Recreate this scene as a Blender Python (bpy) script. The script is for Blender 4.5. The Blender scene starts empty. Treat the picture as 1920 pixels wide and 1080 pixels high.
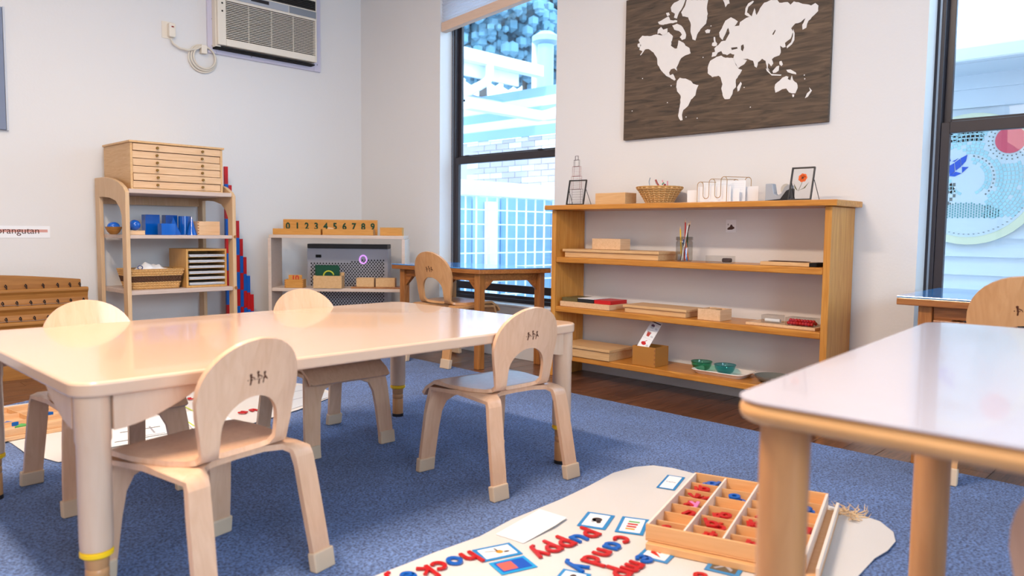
import bpy, bmesh, math, random
from math import sin, cos, pi, radians as RAD, sqrt
from mathutils import Vector as V, Matrix
from mathutils.geometry import delaunay_2d_cdt
random.seed(7)
S = bpy.context.scene
COL = S.collection

# ------------------------------------------------------------------ camera
FPX = 1425.23; YAW, PITCH, ROLL = 0.77185688, 0.07479606, 0.01090668; H = 0.8
_f = V((cos(YAW)*cos(PITCH), sin(YAW)*cos(PITCH), -sin(PITCH)))
_r = V((sin(YAW), -cos(YAW), 0)); _u = _r.cross(_f)
_r, _u = cos(ROLL)*_r + sin(ROLL)*_u, -sin(ROLL)*_r + cos(ROLL)*_u
CP = V((0, 0, H))
cd = bpy.data.cameras.new('camera'); cam = bpy.data.objects.new('camera', cd); COL.objects.link(cam)
cam.matrix_world = Matrix(((_r.x, _u.x, -_f.x, 0), (_r.y, _u.y, -_f.y, 0), (_r.z, _u.z, -_f.z, H), (0, 0, 0, 1)))
cd.sensor_width = 36; cd.lens = FPX/1920*36; cd.clip_start = 0.05; cd.clip_end = 200
cd.dof.use_dof = True; cd.dof.focus_distance = 3.5; cd.dof.aperture_fstop = 3.4
S.camera = cam

def at(px, py, **k):
    """world point where the photograph's pixel meets a plane x=, y= or z="""
    d = _f + (px-960)/FPX*_r - (py-540)/FPX*_u
    (a, v), = k.items(); i = 'xyz'.index(a)
    return CP + (v-CP[i])/d[i]*d

# ------------------------------------------------------------------ light
XB, YA, CEIL = 3.426, 4.972, 2.75        # wall with the windows, wall with the shelves, ceiling
X0, Y0 = -3.2, -3.0
w = bpy.data.worlds.new('world'); S.world = w; w.use_nodes = True
wn = w.node_tree; bg = wn.nodes['Background']
bg.inputs['Color'].default_value = (0.50, 0.75, 1.0, 1); bg.inputs['Strength'].default_value = 4.6
S.view_settings.view_transform = 'Standard'; S.view_settings.look = 'None'
S.view_settings.exposure = 0.12; S.view_settings.gamma = 1.0; S.view_settings.use_curve_mapping = False

def area(name, loc, to, sx, sy, power, color, spread=180):
    l = bpy.data.lights.new(name, 'AREA'); l.shape = 'RECTANGLE'; l.size = sx; l.size_y = sy
    l.energy = power; l.color = color; l.spread = RAD(spread)
    o = bpy.data.objects.new(name, l); COL.objects.link(o); o.location = loc
    o.rotation_euler = (V(to)-V(loc)).to_track_quat('-Z', 'Y').to_euler()
    return o
WARM = (1.0, 0.80, 0.62); COOL = (0.72, 0.86, 1.0)
area('ceiling_light_near', (0.42, 1.8, CEIL-.06), (0.42, 1.8, 0), 0.2, 0.9, 94, WARM)
area('ceiling_light_mid', (1.5, 3.2, CEIL-.06), (1.5, 3.2, 0), 1.2, 0.3, 14, (1.0, .90, .80))
area('ceiling_light_back', (-1.6, -0.4, CEIL-.06), (-1.6, -0.4, 0), 1.2, 0.3, 26, WARM)
area('cool_fill_front', (0.6, Y0+.06, 1.5), (0.9, 2, 1.0), 2.6, 1.7, 185, (0.58, 0.79, 1.0))  # added cool fill light, unseen, in front of a solid wall
area('warm_fill_side', (X0+.06, 1.0, 1.5), (1, 1.4, 1.0), 2.2, 1.6, 34, (1.0, 0.78, 0.60))  # added warm fill light, unseen, on a wall without an opening
sun_d = bpy.data.lights.new('sun', 'SUN'); sun_d.energy = 2.2; sun_d.angle = RAD(6); sun_d.color = (1, .97, .92)
sun = bpy.data.objects.new('sun', sun_d); COL.objects.link(sun)
sun.rotation_euler = V((.75, .35, -.9)).to_track_quat('-Z', 'Y').to_euler()

# ------------------------------------------------------------------ materials
def lin(c):
    return tuple(((x/255)/12.92 if x/255 <= .04045 else ((x/255+.055)/1.055)**2.4) for x in c)
MATS = {}
def mat(name, col, rough=.5, spec=.5, bump=0, bscale=200, metal=0, coat=0, alpha=1, trans=0, ior=1.45, var=0, vscale=8, emit=0):
    if name in MATS: return MATS[name]
    m = bpy.data.materials.new(name); m.use_nodes = True; n = m.node_tree; b = n.nodes['Principled BSDF']
    c = lin(col)
    b.inputs['Base Color'].default_value = (*c, 1); b.inputs['Roughness'].default_value = rough
    b.inputs['Specular IOR Level'].default_value = spec; b.inputs['Metallic'].default_value = metal
    b.inputs['Coat Weight'].default_value = coat; b.inputs['Transmission Weight'].default_value = trans
    b.inputs['IOR'].default_value = ior
    if emit:
        b.inputs['Emission Color'].default_value = (*c, 1); b.inputs['Emission Strength'].default_value = emit
    tc = n.nodes.new('ShaderNodeTexCoord')
    no = n.nodes.new('ShaderNodeTexNoise'); no.inputs['Scale'].default_value = vscale; no.inputs['Detail'].default_value = 4
    n.links.new(tc.outputs['Object'], no.inputs['Vector'])
    if var:
        mx = n.nodes.new('ShaderNodeMix'); mx.data_type = 'RGBA'
        mx.inputs[6].default_value = (*[x*(1-var) for x in c], 1); mx.inputs[7].default_value = (*[min(1, x*(1+var)) for x in c], 1)
        n.links.new(no.outputs['Fac'], mx.inputs[0]); n.links.new(mx.outputs[2], b.inputs['Base Color'])
    if bump:
        n2 = n.nodes.new('ShaderNodeTexNoise'); n2.inputs['Scale'].default_value = bscale; n2.inputs['Detail'].default_value = 3
        n.links.new(tc.outputs['Object'], n2.inputs['Vector'])
        bp = n.nodes.new('ShaderNodeBump'); bp.inputs['Strength'].default_value = bump; bp.inputs['Distance'].default_value = .004
        n.links.new(n2.outputs['Fac'], bp.inputs['Height']); n.links.new(bp.outputs['Normal'], b.inputs['Normal'])
    MATS[name] = m; return m

def wood(name, c1, c2, axis='x', scale=6, rough=.45, coat=0, stretch=14, spec=.4, knots=0, per_object=0):
    if name in MATS: return MATS[name]
    m = bpy.data.materials.new(name); m.use_nodes = True; n = m.node_tree; b = n.nodes['Principled BSDF']
    b.inputs['Roughness'].default_value = rough; b.inputs['Coat Weight'].default_value = coat
    b.inputs['Coat Roughness'].default_value = .12; b.inputs['Specular IOR Level'].default_value = spec
    tc = n.nodes.new('ShaderNodeTexCoord'); mp = n.nodes.new('ShaderNodeMapping')
    sc = [stretch]*3; sc['xyz'.index(axis)] = 1.0
    mp.inputs['Scale'].default_value = sc
    n.links.new(tc.outputs['Object'], mp.inputs['Vector'])
    src = mp.outputs['Vector']
    if per_object:
        oi = n.nodes.new('ShaderNodeObjectInfo'); vm = n.nodes.new('ShaderNodeVectorMath'); vm.operation = 'MULTIPLY_ADD'
        n.links.new(oi.outputs['Random'], vm.inputs[0]); vm.inputs[1].default_value = (37, 53, 71)
        n.links.new(src, vm.inputs[2]); src = vm.outputs[0]
    no = n.nodes.new('ShaderNodeTexNoise'); no.inputs['Scale'].default_value = scale; no.inputs['Detail'].default_value = 6
    no.inputs['Distortion'].default_value = 1.2
    n.links.new(src, no.inputs['Vector'])
    r = n.nodes.new('ShaderNodeValToRGB')
    r.color_ramp.elements[0].position = .3; r.color_ramp.elements[1].position = .72
    r.color_ramp.elements[0].color = (*lin(c1), 1); r.color_ramp.elements[1].color = (*lin(c2), 1)
    n.links.new(no.outputs['Fac'], r.inputs['Fac'])
    out = r.outputs['Color']
    if knots:
        vo = n.nodes.new('ShaderNodeTexVoronoi'); vo.inputs['Scale'].default_value = knots
        n.links.new(tc.outputs['Object'], vo.inputs['Vector'])
        r2 = n.nodes.new('ShaderNodeValToRGB'); r2.color_ramp.elements[0].color = (.25, .2, .15, 1); r2.color_ramp.elements[1].color = (1, 1, 1, 1)
        r2.color_ramp.elements[0].position = .02; r2.color_ramp.elements[1].position = .09
        n.links.new(vo.outputs['Distance'], r2.inputs['Fac'])
        mm = n.nodes.new('ShaderNodeMix'); mm.data_type = 'RGBA'; mm.blend_type = 'MULTIPLY'; mm.inputs[0].default_value = .8
        n.links.new(out, mm.inputs[6]); n.links.new(r2.outputs['Color'], mm.inputs[7]); out = mm.outputs[2]
    if per_object:
        hv = n.nodes.new('ShaderNodeHueSaturation'); mr = n.nodes.new('ShaderNodeMapRange')
        mr.inputs['To Min'].default_value = 1-per_object; mr.inputs['To Max'].default_value = 1+per_object
        n.links.new(oi.outputs['Random'], mr.inputs['Value']); n.links.new(mr.outputs[0], hv.inputs['Value'])
        n.links.new(out, hv.inputs['Color']); out = hv.outputs['Color']
    n.links.new(out, b.inputs['Base Color'])
    bp = n.nodes.new('ShaderNodeBump'); bp.inputs['Strength'].default_value = .04; bp.inputs['Distance'].default_value = .002
    n.links.new(no.outputs['Fac'], bp.inputs['Height']); n.links.new(bp.outputs['Normal'], b.inputs['Normal'])
    MATS[name] = m; return m

M_wall = mat('wall_paint', (226, 223, 221), .75, .25, .12, 90, var=.012, vscale=1.2)
M_ceil = mat('ceiling_paint', (235, 232, 226), .8, .2, .1, 80)
M_trimw = mat('white_trim_paint', (232, 232, 236), .45, .4, .05, 60)
M_lilac = mat('lilac_trim_paint', (208, 202, 218), .5, .4, .08, 60, var=.03)
M_floor = wood('floor_plank', (62, 38, 30), (128, 84, 62), 'x', 5, .30, .35, 16, per_object=.22)
M_chair = wood('chair_plywood', (214, 168, 134), (226, 184, 152), 'z', 5, .32, .35, 10)
M_chairE = wood('tan_plywood', (196, 142, 92), (210, 158, 108), 'z', 5, .38, .2, 10)
M_edge = wood('plywood_edge', (190, 140, 92), (214, 168, 120), 'z', 30, .5, 0, 3)
M_foot = mat('beige_rubber', (212, 186, 158), .55, .3, .05, 120)
M_table = mat('tabletop_beech', (216, 180, 152), .17, .5, coat=.4, var=.025, vscale=2)
M_tleg = wood('table_leg_beige', (210, 174, 146), (218, 186, 160), 'z', 4, .32, .2, 8)
M_tfront = mat('front_table_top', (204, 194, 200), .2, .5, coat=.35, var=.02, vscale=3)
M_tedge = wood('front_table_edge', (212, 156, 98), (226, 174, 116), 'y', 6, .4, .2, 10)
M_cyl = wood('front_table_leg', (190, 134, 84), (206, 150, 98), 'z', 4, .38, .2, 8)
M_pine = wood('orange_pine', (182, 112, 36), (212, 146, 62), 'y', 4, .42, .25, 16, knots=5)
M_pinez = wood('orange_pine_upright', (188, 120, 44), (212, 150, 70), 'z', 4, .42, .25, 16, knots=4)
M_beech = wood('box_beech', (206, 160, 108), (220, 180, 130), 'y', 7, .5, .1, 14)
M_beechx = wood('box_beech_light', (214, 172, 130), (230, 192, 152), 'x', 6, .5, .1, 16)
M_shelfA = wood('shelf_beech', (206, 168, 126), (218, 184, 146), 'z', 6, .5, .1, 14)
M_shelfAx = wood('shelf_board_beech', (196, 172, 158), (210, 190, 178), 'x', 6, .5, .1, 14)
M_orange = wood('honey_box_wood', (196, 132, 54), (214, 152, 74), 'x', 8, .5, .1, 14)
M_dtable = wood('brown_table_wood', (140, 84, 40), (182, 118, 62), 'y', 6, .38, .3, 12)
M_dtablez = wood('brown_table_leg', (146, 90, 44), (186, 124, 66), 'z', 6, .4, .2, 12)
M_blue_top = mat('table_top_blue', (62, 150, 228), .12, .6, .0, coat=.5)  # even glossy blue for both table tops
M_bead = wood('display_wood', (152, 100, 44), (176, 122, 60), 'x', 4, .5, .1, 14)
M_mapwood = wood('dark_stained_board', (62, 51, 42), (108, 88, 70), 'y', 5.5, .6, 0, 9, knots=1.6)
M_white_paint = mat('white_chalk_paint', (232, 228, 224), .8, .2, var=.03, vscale=30)
M_black = mat('black_metal', (34, 32, 34), .4, .5)
M_frame = mat('bronze_window_frame', (52, 46, 50), .35, .5, .02)
M_blind = mat('white_pleated_fabric', (246, 244, 246), .8, .2, .1, 200)
_n = M_blind.node_tree; _t = _n.nodes.new('ShaderNodeBsdfTranslucent'); _t.inputs[0].default_value = (.85, .86, .9, 1)
_m = _n.nodes.new('ShaderNodeMixShader'); _m.inputs[0].default_value = .7
_n.links.new(_n.nodes['Principled BSDF'].outputs[0], _m.inputs[1]); _n.links.new(_t.outputs[0], _m.inputs[2]); _n.links.new(_m.outputs[0], _n.nodes['Material Output'].inputs[0])
M_peach = wood('blind_rail', (222, 190, 166), (230, 200, 178), 'y', 8, .6)
M_acw = mat('cream_plastic', (232, 222, 206), .45, .4)
M_acg = mat('grey_plastic', (168, 172, 180), .4, .4)
M_dark = mat('dark_recess', (28, 26, 26), .8, .2)
M_cord = mat('beige_cord', (222, 212, 196), .5, .4)
M_paper = mat('paper_white', (240, 240, 242), .8, .2)
M_papg = mat('paper_grey', (205, 208, 214), .8, .2)
M_cloth = mat('canvas_cloth', (218, 213, 210), .9, .1, .25, 350, var=.02, vscale=12)
M_blue = mat('blue_gloss', (8, 92, 190), .12, .6, coat=.4)
M_red = mat('red_paint', (196, 26, 30), .35, .5)
M_darkred = mat('dark_red_paint', (140, 22, 24), .35, .5)
M_bluep = mat('rod_blue_paint', (10, 96, 190), .35, .5)
M_yellow = mat('yellow_ring', (250, 200, 20), .4, .5)
M_teal = mat('dark_green_card', (18, 72, 52), .6, .3)
M_pink = mat('pink_plastic', (226, 130, 190), .4, .5)
M_cardblue = mat('card_border_blue', (40, 140, 205), .3, .5)
M_wick = mat('wicker', (222, 178, 120), .6, .3, .3, 300, var=.15, vscale=60)
M_wick2 = mat('wicker_shade', (196, 148, 88), .6, .3, .3, 300, var=.2, vscale=60)
M_wickd = mat('dark_wicker', (92, 62, 44), .6, .3, .3, 300)
M_gold = mat('gold_wire', (196, 158, 110), .3, .5, metal=.7)
M_copper = mat('copper_wire', (160, 92, 84), .35, .5, metal=.4)
M_steel = mat('steel', (150, 160, 172), .3, .5, metal=.6)
M_purif = mat('grey_panel_plastic', (166, 166, 176), .45, .4)
M_greend = mat('dark_green_digit', (24, 66, 46), .6, .3)
M_brown = mat('brown_ink', (84, 44, 26), .6, .3)

def glass(name, col=(1, 1, 1), rough=0.0, mixf=.88):
    m = bpy.data.materials.new(name); m.use_nodes = True; n = m.node_tree
    for x in list(n.nodes):
        if x.type != 'OUTPUT_MATERIAL': n.nodes.remove(x)
    out = n.nodes['Material Output']
    t = n.nodes.new('ShaderNodeBsdfTransparent'); t.inputs[0].default_value = (*col, 1)
    g = n.nodes.new('ShaderNodeBsdfGlossy'); g.inputs['Roughness'].default_value = rough
    mx = n.nodes.new('ShaderNodeMixShader'); fr = n.nodes.new('ShaderNodeFresnel'); ge = n.nodes.new('ShaderNodeNewGeometry'); mr = n.nodes.new('ShaderNodeMapRange')
    mr.inputs['To Min'].default_value = 1.45; mr.inputs['To Max'].default_value = 1/1.45
    n.links.new(ge.outputs['Backfacing'], mr.inputs['Value']); n.links.new(mr.outputs[0], fr.inputs[0])
    n.links.new(fr.outputs[0], mx.inputs[0]); n.links.new(t.outputs[0], mx.inputs[1]); n.links.new(g.outputs[0], mx.inputs[2])
    n.links.new(mx.outputs[0], out.inputs[0]); return m
M_glass = glass('window_glass', (.97, .99, 1))
M_clear = glass('clear_plastic', (.88, .88, .87))
M_tealglass = glass('teal_glass', (.42, .78, .80))
M_greenglass = glass('green_glass', (.38, .76, .64))
M_wglass = glass('picture_glass', (.96, .96, .96))

# carpet
def carpet():
    m = bpy.data.materials.new('blue_carpet'); m.use_nodes = True; n = m.node_tree; b = n.nodes['Principled BSDF']
    b.inputs['Roughness'].default_value = .95; b.inputs['Specular IOR Level'].default_value = .1
    b.inputs['Sheen Weight'].default_value = .25; b.inputs['Sheen Roughness'].default_value = .6
    tc = n.nodes.new('ShaderNodeTexCoord')
    a = n.nodes.new('ShaderNodeTexNoise'); a.inputs['Scale'].default_value = 150; a.inputs['Detail'].default_value = 5; a.inputs['Roughness'].default_value = .75
    l = n.nodes.new('ShaderNodeTexNoise'); l.inputs['Scale'].default_value = 3; l.inputs['Detail'].default_value = 3
    for q in (a, l): n.links.new(tc.outputs['Object'], q.inputs['Vector'])
    r = n.nodes.new('ShaderNodeValToRGB'); e = r.color_ramp.elements
    e[0].position = .40; e[0].color = (*lin((18, 44, 98)), 1); e[1].position = .57; e[1].color = (*lin((110, 148, 214)), 1)
    n.links.new(a.outputs['Fac'], r.inputs['Fac'])
    hv = n.nodes.new('ShaderNodeHueSaturation'); mr = n.nodes.new('ShaderNodeMapRange')
    mr.inputs['From Min'].default_value = .35; mr.inputs['From Max'].default_value = .65
    mr.inputs['To Min'].default_value = .88; mr.inputs['To Max'].default_value = 1.12
    n.links.new(l.outputs['Fac'], mr.inputs['Value']); n.links.new(mr.outputs[0], hv.inputs['Value'])
    n.links.new(r.outputs['Color'], hv.inputs['Color']); n.links.new(hv.outputs['Color'], b.inputs['Base Color'])
    bp = n.nodes.new('ShaderNodeBump'); bp.inputs['Strength'].default_value = .9; bp.inputs['Distance'].default_value = .008
    n.links.new(a.outputs['Fac'], bp.inputs['Height']); n.links.new(bp.outputs['Normal'], b.inputs['Normal'])
    return m
M_carpet = carpet()

# ------------------------------------------------------------------ object helpers
def empty(name, loc, label, cat, group=None, rz=0):
    o = bpy.data.objects.new(name, None); COL.objects.link(o); o.location = loc; o.rotation_euler.z = rz
    o.empty_display_size = .05
    o['label'] = label; o['category'] = cat
    if group: o['group'] = group
    return o
def tag(o, label, cat, group=None):
    o['label'] = label; o['category'] = cat
    if group: o['group'] = group
    return o
def struct(o): o['kind'] = 'structure'; return o
def copy_tree(o, parent=None):
    c = o.copy(); COL.objects.link(c)
    if parent is not None: c.parent = parent
    for ch in list(o.children): copy_tree(ch, c)
    return c

class MB:
    def __init__(s): s.v = []; s.f = []
    def add(s, vs, fs):
        k = len(s.v); s.v += [tuple(p) for p in vs]; s.f += [tuple(i+k for i in f) for f in fs]; return s
    def box(s, x0, x1, y0, y1, z0, z1, rot=None, org=None):
        p = [V((x, y, z)) for z in (z0, z1) for y in (y0, y1) for x in (x0, x1)]
        if rot is not None:
            o = V(org) if org is not None else V(((x0+x1)/2, (y0+y1)/2, (z0+z1)/2))
            p = [rot @ (q-o) + o for q in p]
        return s.add(p, [(0, 2, 3, 1), (4, 5, 7, 6), (0, 1, 5, 4), (2, 6, 7, 3), (0, 4, 6, 2), (1, 3, 7, 5)])
    def tube(s, pts, r, n=8, closed=False, caps=True):
        pts = [V(p) for p in pts]; N = len(pts); rings = []
        rs = r if isinstance(r, (list, tuple)) else [r]*N
        prev = None
        for i, p in enumerate(pts):
            if closed: t = pts[(i+1) % N]-pts[i-1]
            else: t = pts[min(i+1, N-1)]-pts[max(i-1, 0)]
            t.normalize()
            if prev is None:
                a = V((0, 0, 1)) if abs(t.z) < .9 else V((1, 0, 0)); b1 = t.cross(a).normalized()
            else: b1 = (prev-t*prev.dot(t)).normalized()
            prev = b1; b2 = t.cross(b1)
            rings.append([p+(b1*cos(2*pi*j/n)+b2*sin(2*pi*j/n))*rs[i] for j in range(n)])
        vs = [q for g in rings for q in g]; fs = []
        for i in range(N if closed else N-1):
            i2 = (i+1) % N
            for j in range(n):
                j2 = (j+1) % n; fs.append((i*n+j, i*n+j2, i2*n+j2, i2*n+j))
        if not closed and caps: fs += [tuple(range(n))[::-1], tuple((N-1)*n+j for j in range(n))]
        return s.add(vs, fs)
    def lathe(s, prof, n=24, c=(0, 0, 0), caps=True):
        vs = []; fs = []
        for r, z in prof:
            vs += [(c[0]+r*cos(2*pi*j/n), c[1]+r*sin(2*pi*j/n), c[2]+z) for j in range(n)]
        for i in range(len(prof)-1):
            for j in range(n):
                j2 = (j+1) % n; fs.append((i*n+j, i*n+j2, (i+1)*n+j2, (i+1)*n+j))
        if caps: fs += [tuple(range(n))[::-1], tuple((len(prof)-1)*n+j for j in range(n))]
        return s.add(vs, fs)
    def ball(s, c, r, n=12, m=8):
        if not isinstance(r, (list, tuple)): r = (r, r, r)
        vs = [(c[0], c[1], c[2]-r[2])]
        for i in range(1, m):
            a = -pi/2+pi*i/m
            vs += [(c[0]+r[0]*cos(a)*cos(2*pi*j/n), c[1]+r[1]*cos(a)*sin(2*pi*j/n), c[2]+r[2]*sin(a)) for j in range(n)]
        vs.append((c[0], c[1], c[2]+r[2])); fs = []
        for j in range(n):
            fs.append((0, 1+(j+1) % n, 1+j)); fs.append((len(vs)-1, 1+(m-2)*n+j, 1+(m-2)*n+(j+1) % n))
        for i in range(m-2):
            for j in range(n):
                j2 = (j+1) % n; fs.append((1+i*n+j, 1+i*n+j2, 1+(i+1)*n+j2, 1+(i+1)*n+j))
        return s.add(vs, fs)
    def prism(s, poly, fn, d0, d1):
        """poly 2D, fn(u,v,d)->3D"""
        n = len(poly); vs = [fn(u, v, d0) for u, v in poly]+[fn(u, v, d1) for u, v in poly]
        fs = [tuple(range(n))[::-1], tuple(range(n, 2*n))]+[(i, (i+1) % n, n+(i+1) % n, n+i) for i in range(n)]
        return s.add(vs, fs)
    def build(s, name, m, parent=None, bevel=0, smooth=False, seg=2, loc=None):
        me = bpy.data.meshes.new(name); me.from_pydata(s.v, [], s.f); me.update()
        bm = bmesh.new(); bm.from_mesh(me); bmesh.ops.recalc_face_normals(bm, faces=bm.faces); bm.to_mesh(me); bm.free()
        me.materials.append(m); o = bpy.data.objects.new(name, me); COL.objects.link(o)
        if parent is not None: o.parent = parent
        if loc is not None: o.location = loc
        if smooth:
            me.polygons.foreach_set('use_smooth', [True]*len(me.polygons))
            try: me.set_sharp_from_angle(angle=RAD(40))
            except Exception: pass
        if bevel:
            b = o.modifiers.new('bevel', 'BEVEL'); b.width = bevel; b.segments = seg; b.limit_method = 'ANGLE'; b.angle_limit = RAD(40)
        return o

def pip(x, y, poly):
    c = False; j = len(poly)-1
    for i in range(len(poly)):
        xi, yi = poly[i]; xj, yj = poly[j]
        if (yi > y) != (yj > y) and x < (xj-xi)*(y-yi)/(yj-yi)+xi: c = not c
        j = i
    return c
def edist(x, y, poly):
    d = 9
    for i in range(len(poly)):
        a = V(poly[i]); b = V(poly[(i+1) % len(poly)]); p = V((x, y)); ab = b-a
        t = max(0, min(1, (p-a).dot(ab)/max(1e-12, ab.dot(ab)))); d = min(d, (p-(a+ab*t)).length)
    return d
def plate(outline, holes, fn, thick, grid, group=None, cuts=()):
    """triangulate a flat sheet with holes, bend it with fn(u,v,d), give it thickness; group(u,v)->key splits it into pieces"""
    vs = []; es = []
    for poly in [outline]+list(holes):
        k = len(vs); vs += [V(p) for p in poly]; es += [(k+i, k+(i+1) % len(poly)) for i in range(len(poly))]
    for a, b in cuts:
        k = len(vs); vs += [V(a), V(b)]; es.append((k, k+1))
    x0 = min(p[0] for p in outline); x1 = max(p[0] for p in outline); y0 = min(p[1] for p in outline); y1 = max(p[1] for p in outline)
    if grid:
        gx, gy = grid; nx = max(1, int((x1-x0)/gx)); ny = max(1, int((y1-y0)/gy))
        for i in range(nx+1):
            for j in range(ny+1):
                x = x0+(x1-x0)*i/nx; y = y0+(y1-y0)*j/ny
                if pip(x, y, outline) and not any(pip(x, y, h) for h in holes) and edist(x, y, outline) > min(grid)*.45 and all(edist(x, y, h) > min(grid)*.45 for h in holes):
                    vs.append(V((x, y)))
    R = delaunay_2d_cdt(vs, es, [], 0, 1e-6); pv, fs = R[0], R[2]
    groups = {}
    for f in fs:
        cx = sum(pv[i].x for i in f)/len(f); cy = sum(pv[i].y for i in f)/len(f)
        if pip(cx, cy, outline) and not any(pip(cx, cy, h) for h in holes):
            groups.setdefault(group(cx, cy) if group else 0, []).append(tuple(f))
    out = {}
    for g, tf in groups.items():
        idx = sorted({i for f in tf for i in f}); mp = {i: k for k, i in enumerate(idx)}; n = len(idx)
        mb = MB(); vv = [fn(pv[i].x, pv[i].y, 0) for i in idx]+[fn(pv[i].x, pv[i].y, thick) for i in idx]
        ff = []; ec = {}
        for f in tf:
            t = [mp[i] for i in f]; ff.append(tuple(t[::-1])); ff.append(tuple(i+n for i in t))
            for i in range(len(t)):
                a, b = t[i], t[(i+1) % len(t)]
                if (b, a) in ec: del ec[(b, a)]
                else: ec[(a, b)] = 1
        for a, b in ec: ff.append((a, b, b+n, a+n))
        mb.add(vv, ff); out[g] = mb
    return out if group else out.get(0, MB())

def text_mb(s, size, extr=.0006, bold=0.0):
    c = bpy.data.curves.new('t', 'FONT'); c.body = s; c.size = size; c.extrude = extr; c.offset = bold; c.resolution_u = 4
    c.align_x = 'CENTER'
    o = bpy.data.objects.new('t', c); me = bpy.data.meshes.new_from_object(o)
    mb = MB(); mb.add([v.co.copy() for v in me.vertices], [tuple(p.vertices) for p in me.polygons])
    bpy.data.objects.remove(o); bpy.data.curves.remove(c); bpy.data.meshes.remove(me); return mb
def xform(mb, o, ax, ay, az):
    o, ax, ay, az = V(o), V(ax), V(ay), V(az)
    mb.v = [tuple(o+ax*p[0]+ay*p[1]+az*p[2]) for p in mb.v]; return mb
def rrect(x0, x1, y0, y1, r, n=6):
    p = []
    for cx, cy, a in ((x1-r, y1-r, 0), (x0+r, y1-r, 90), (x0+r, y0+r, 180), (x1-r, y0+r, 270)):
        for i in range(n+1):
            t = RAD(a+90*i/n); p.append((cx+r*cos(t), cy+r*sin(t)))
    return p
ZU = lambda u, v, d: V((u, v, d))           # plan polygon extruded in z

# ================================================================== SETTING
# floor: sub-floor with individual planks
fl = struct(MB().box(X0, XB, Y0, YA, -.08, -.012).build('floor', M_dark))
yy = 0.0; row = 0
while yy < YA-.001:
    y1 = min(yy+.118, YA); xx = -.4-random.random()*.9
    while xx < XB:
        x2 = xx+random.choice((.9, 1.2, 1.5)); a = max(xx, -.4); b = min(x2, XB)
        if b-a > .03:
            MB().box(a+.0008, b-.0008, yy+.0008, y1-.0008, -.012, 0).build('floor_plank', M_floor, fl, bevel=.001, seg=1)
        xx = x2
    yy += .118; row += 1
o = MB()
for (a, b, c, d) in ((X0, -.4, Y0, YA), (-.4, XB, Y0, 0)): o.box(a, b, c, d, -.012, 0)
o = o.build('plain_boards', M_floor, fl); o['kind'] = 'stuff'

W1 = (2.991, 4.04, .325, 2.45); W2 = (-.10, .997, .325, 2.45)   # window openings y0,y1,z0,z1
TH = .17
wb = MB()
ys = [Y0-TH, W2[0], W2[1], W1[0], W1[1], YA+TH]
for i in range(5):
    if i in (1, 3):
        wd = W2 if i == 1 else W1
        wb.box(XB, XB+TH, ys[i], ys[i+1], -.08, wd[2]); wb.box(XB, XB+TH, ys[i], ys[i+1], wd[3], CEIL)
    else: wb.box(XB, XB+TH, ys[i], ys[i+1], -.08, CEIL)
struct(wb.build('wall_right', M_wall))
struct(MB().box(X0-TH, XB, YA, YA+TH, -.08, CEIL).build('wall_left', M_wall))
struct(MB().box(X0-TH, XB, Y0-TH, Y0, -.08, CEIL).build('wall_front', M_wall))
struct(MB().box(X0-TH, X0, Y0, YA, -.08, CEIL).build('wall_back', M_wall))
struct(MB().box(X0-TH, XB+TH, Y0-TH, YA+TH, CEIL, CEIL+.1).build('ceiling', M_ceil))
struct(MB().box(X0, XB-.001, YA-.012, YA-.0005, 0, .085).build('baseboard_left', M_trimw, bevel=.003))
struct(MB().box(XB-.012, XB-.0005, Y0, YA-.013, 0, .085).build('baseboard_right', M_trimw, bevel=.003))

# ---- windows
def window(name, W, latch):
    y0, y1, z0, z1 = W; xf = XB+.105
    fr = MB()
    fr.box(xf, xf+.06, y0, y0+.035, z0, z1).box(xf, xf+.06, y1-.035, y1, z0, z1)
    fr.box(xf, xf+.06, y0+.035, y1-.035, z1-.04, z1).box(xf-.004, xf+.06, y0+.035, y1-.035, z0, z0+.035)
    F = struct(fr.build(name, M_frame, bevel=.003))
    zm = at(843, 300, x=xf).z if latch else at(1751, 236, x=xf).z
    # upper sash (outer track)
    us = MB(); a, b = y0+.036, y1-.036
    us.box(xf+.034, xf+.055, a, a+.028, zm, z1-.041).box(xf+.034, xf+.055, b-.028, b, zm, z1-.041)
    us.box(xf+.034, xf+.055, a+.028, b-.028, z1-.07, z1-.041).box(xf+.034, xf+.055, a+.028, b-.028, zm-.012, zm+.026)
    us.build('upper_sash', M_frame, F, bevel=.002)
    MB().box(xf+.043, xf+.046, a+.028, b-.028, zm+.026, z1-.07).build('window_pane', M_glass, F)
    ls = MB()
    ls.box(xf+.004, xf+.028, a, a+.034, z0+.036, zm+.01).box(xf+.004, xf+.028, b-.034, b, z0+.036, zm+.01)
    ls.box(xf-.002, xf+.028, a+.034, b-.034, zm-.035, zm+.012).box(xf+.004, xf+.028, a+.034, b-.034, z0+.075, z0+.125)
    ls.box(xf-.002, xf+.010, a+.034, b-.034, z0+.036, z0+.058)
    ls.build('lower_sash', M_frame, F, bevel=.002)
    MB().box(xf+.014, xf+.017, a+.034, b-.034, z0+.125, zm-.035).build('window_pane', M_glass, F)
    if latch:
        for t in (.16, .80):
            q = y1-(y1-y0)*t
            MB().box(xf-.004, xf+.03, q-.022, q+.022, zm+.0125, zm+.017).box(xf+.002, xf+.012, q-.006, q+.03, zm+.017, zm+.023).build('sash_latch', M_black, F, bevel=.001)
    # light track line down the jamb
    MB().box(xf-.002, xf-.0005, y1-.020, y1-.012, z0+.04, z1-.05).build('jamb_track', M_steel, F)
    MB().box(XB-.02, xf-.001, y0+.001, y1-.001, z0-.0, z0+.012).build('window_sill', M_trimw, F, bevel=.003)
    return F
window('window_1', W1, True)
window('window_2', W2, False)

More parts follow.
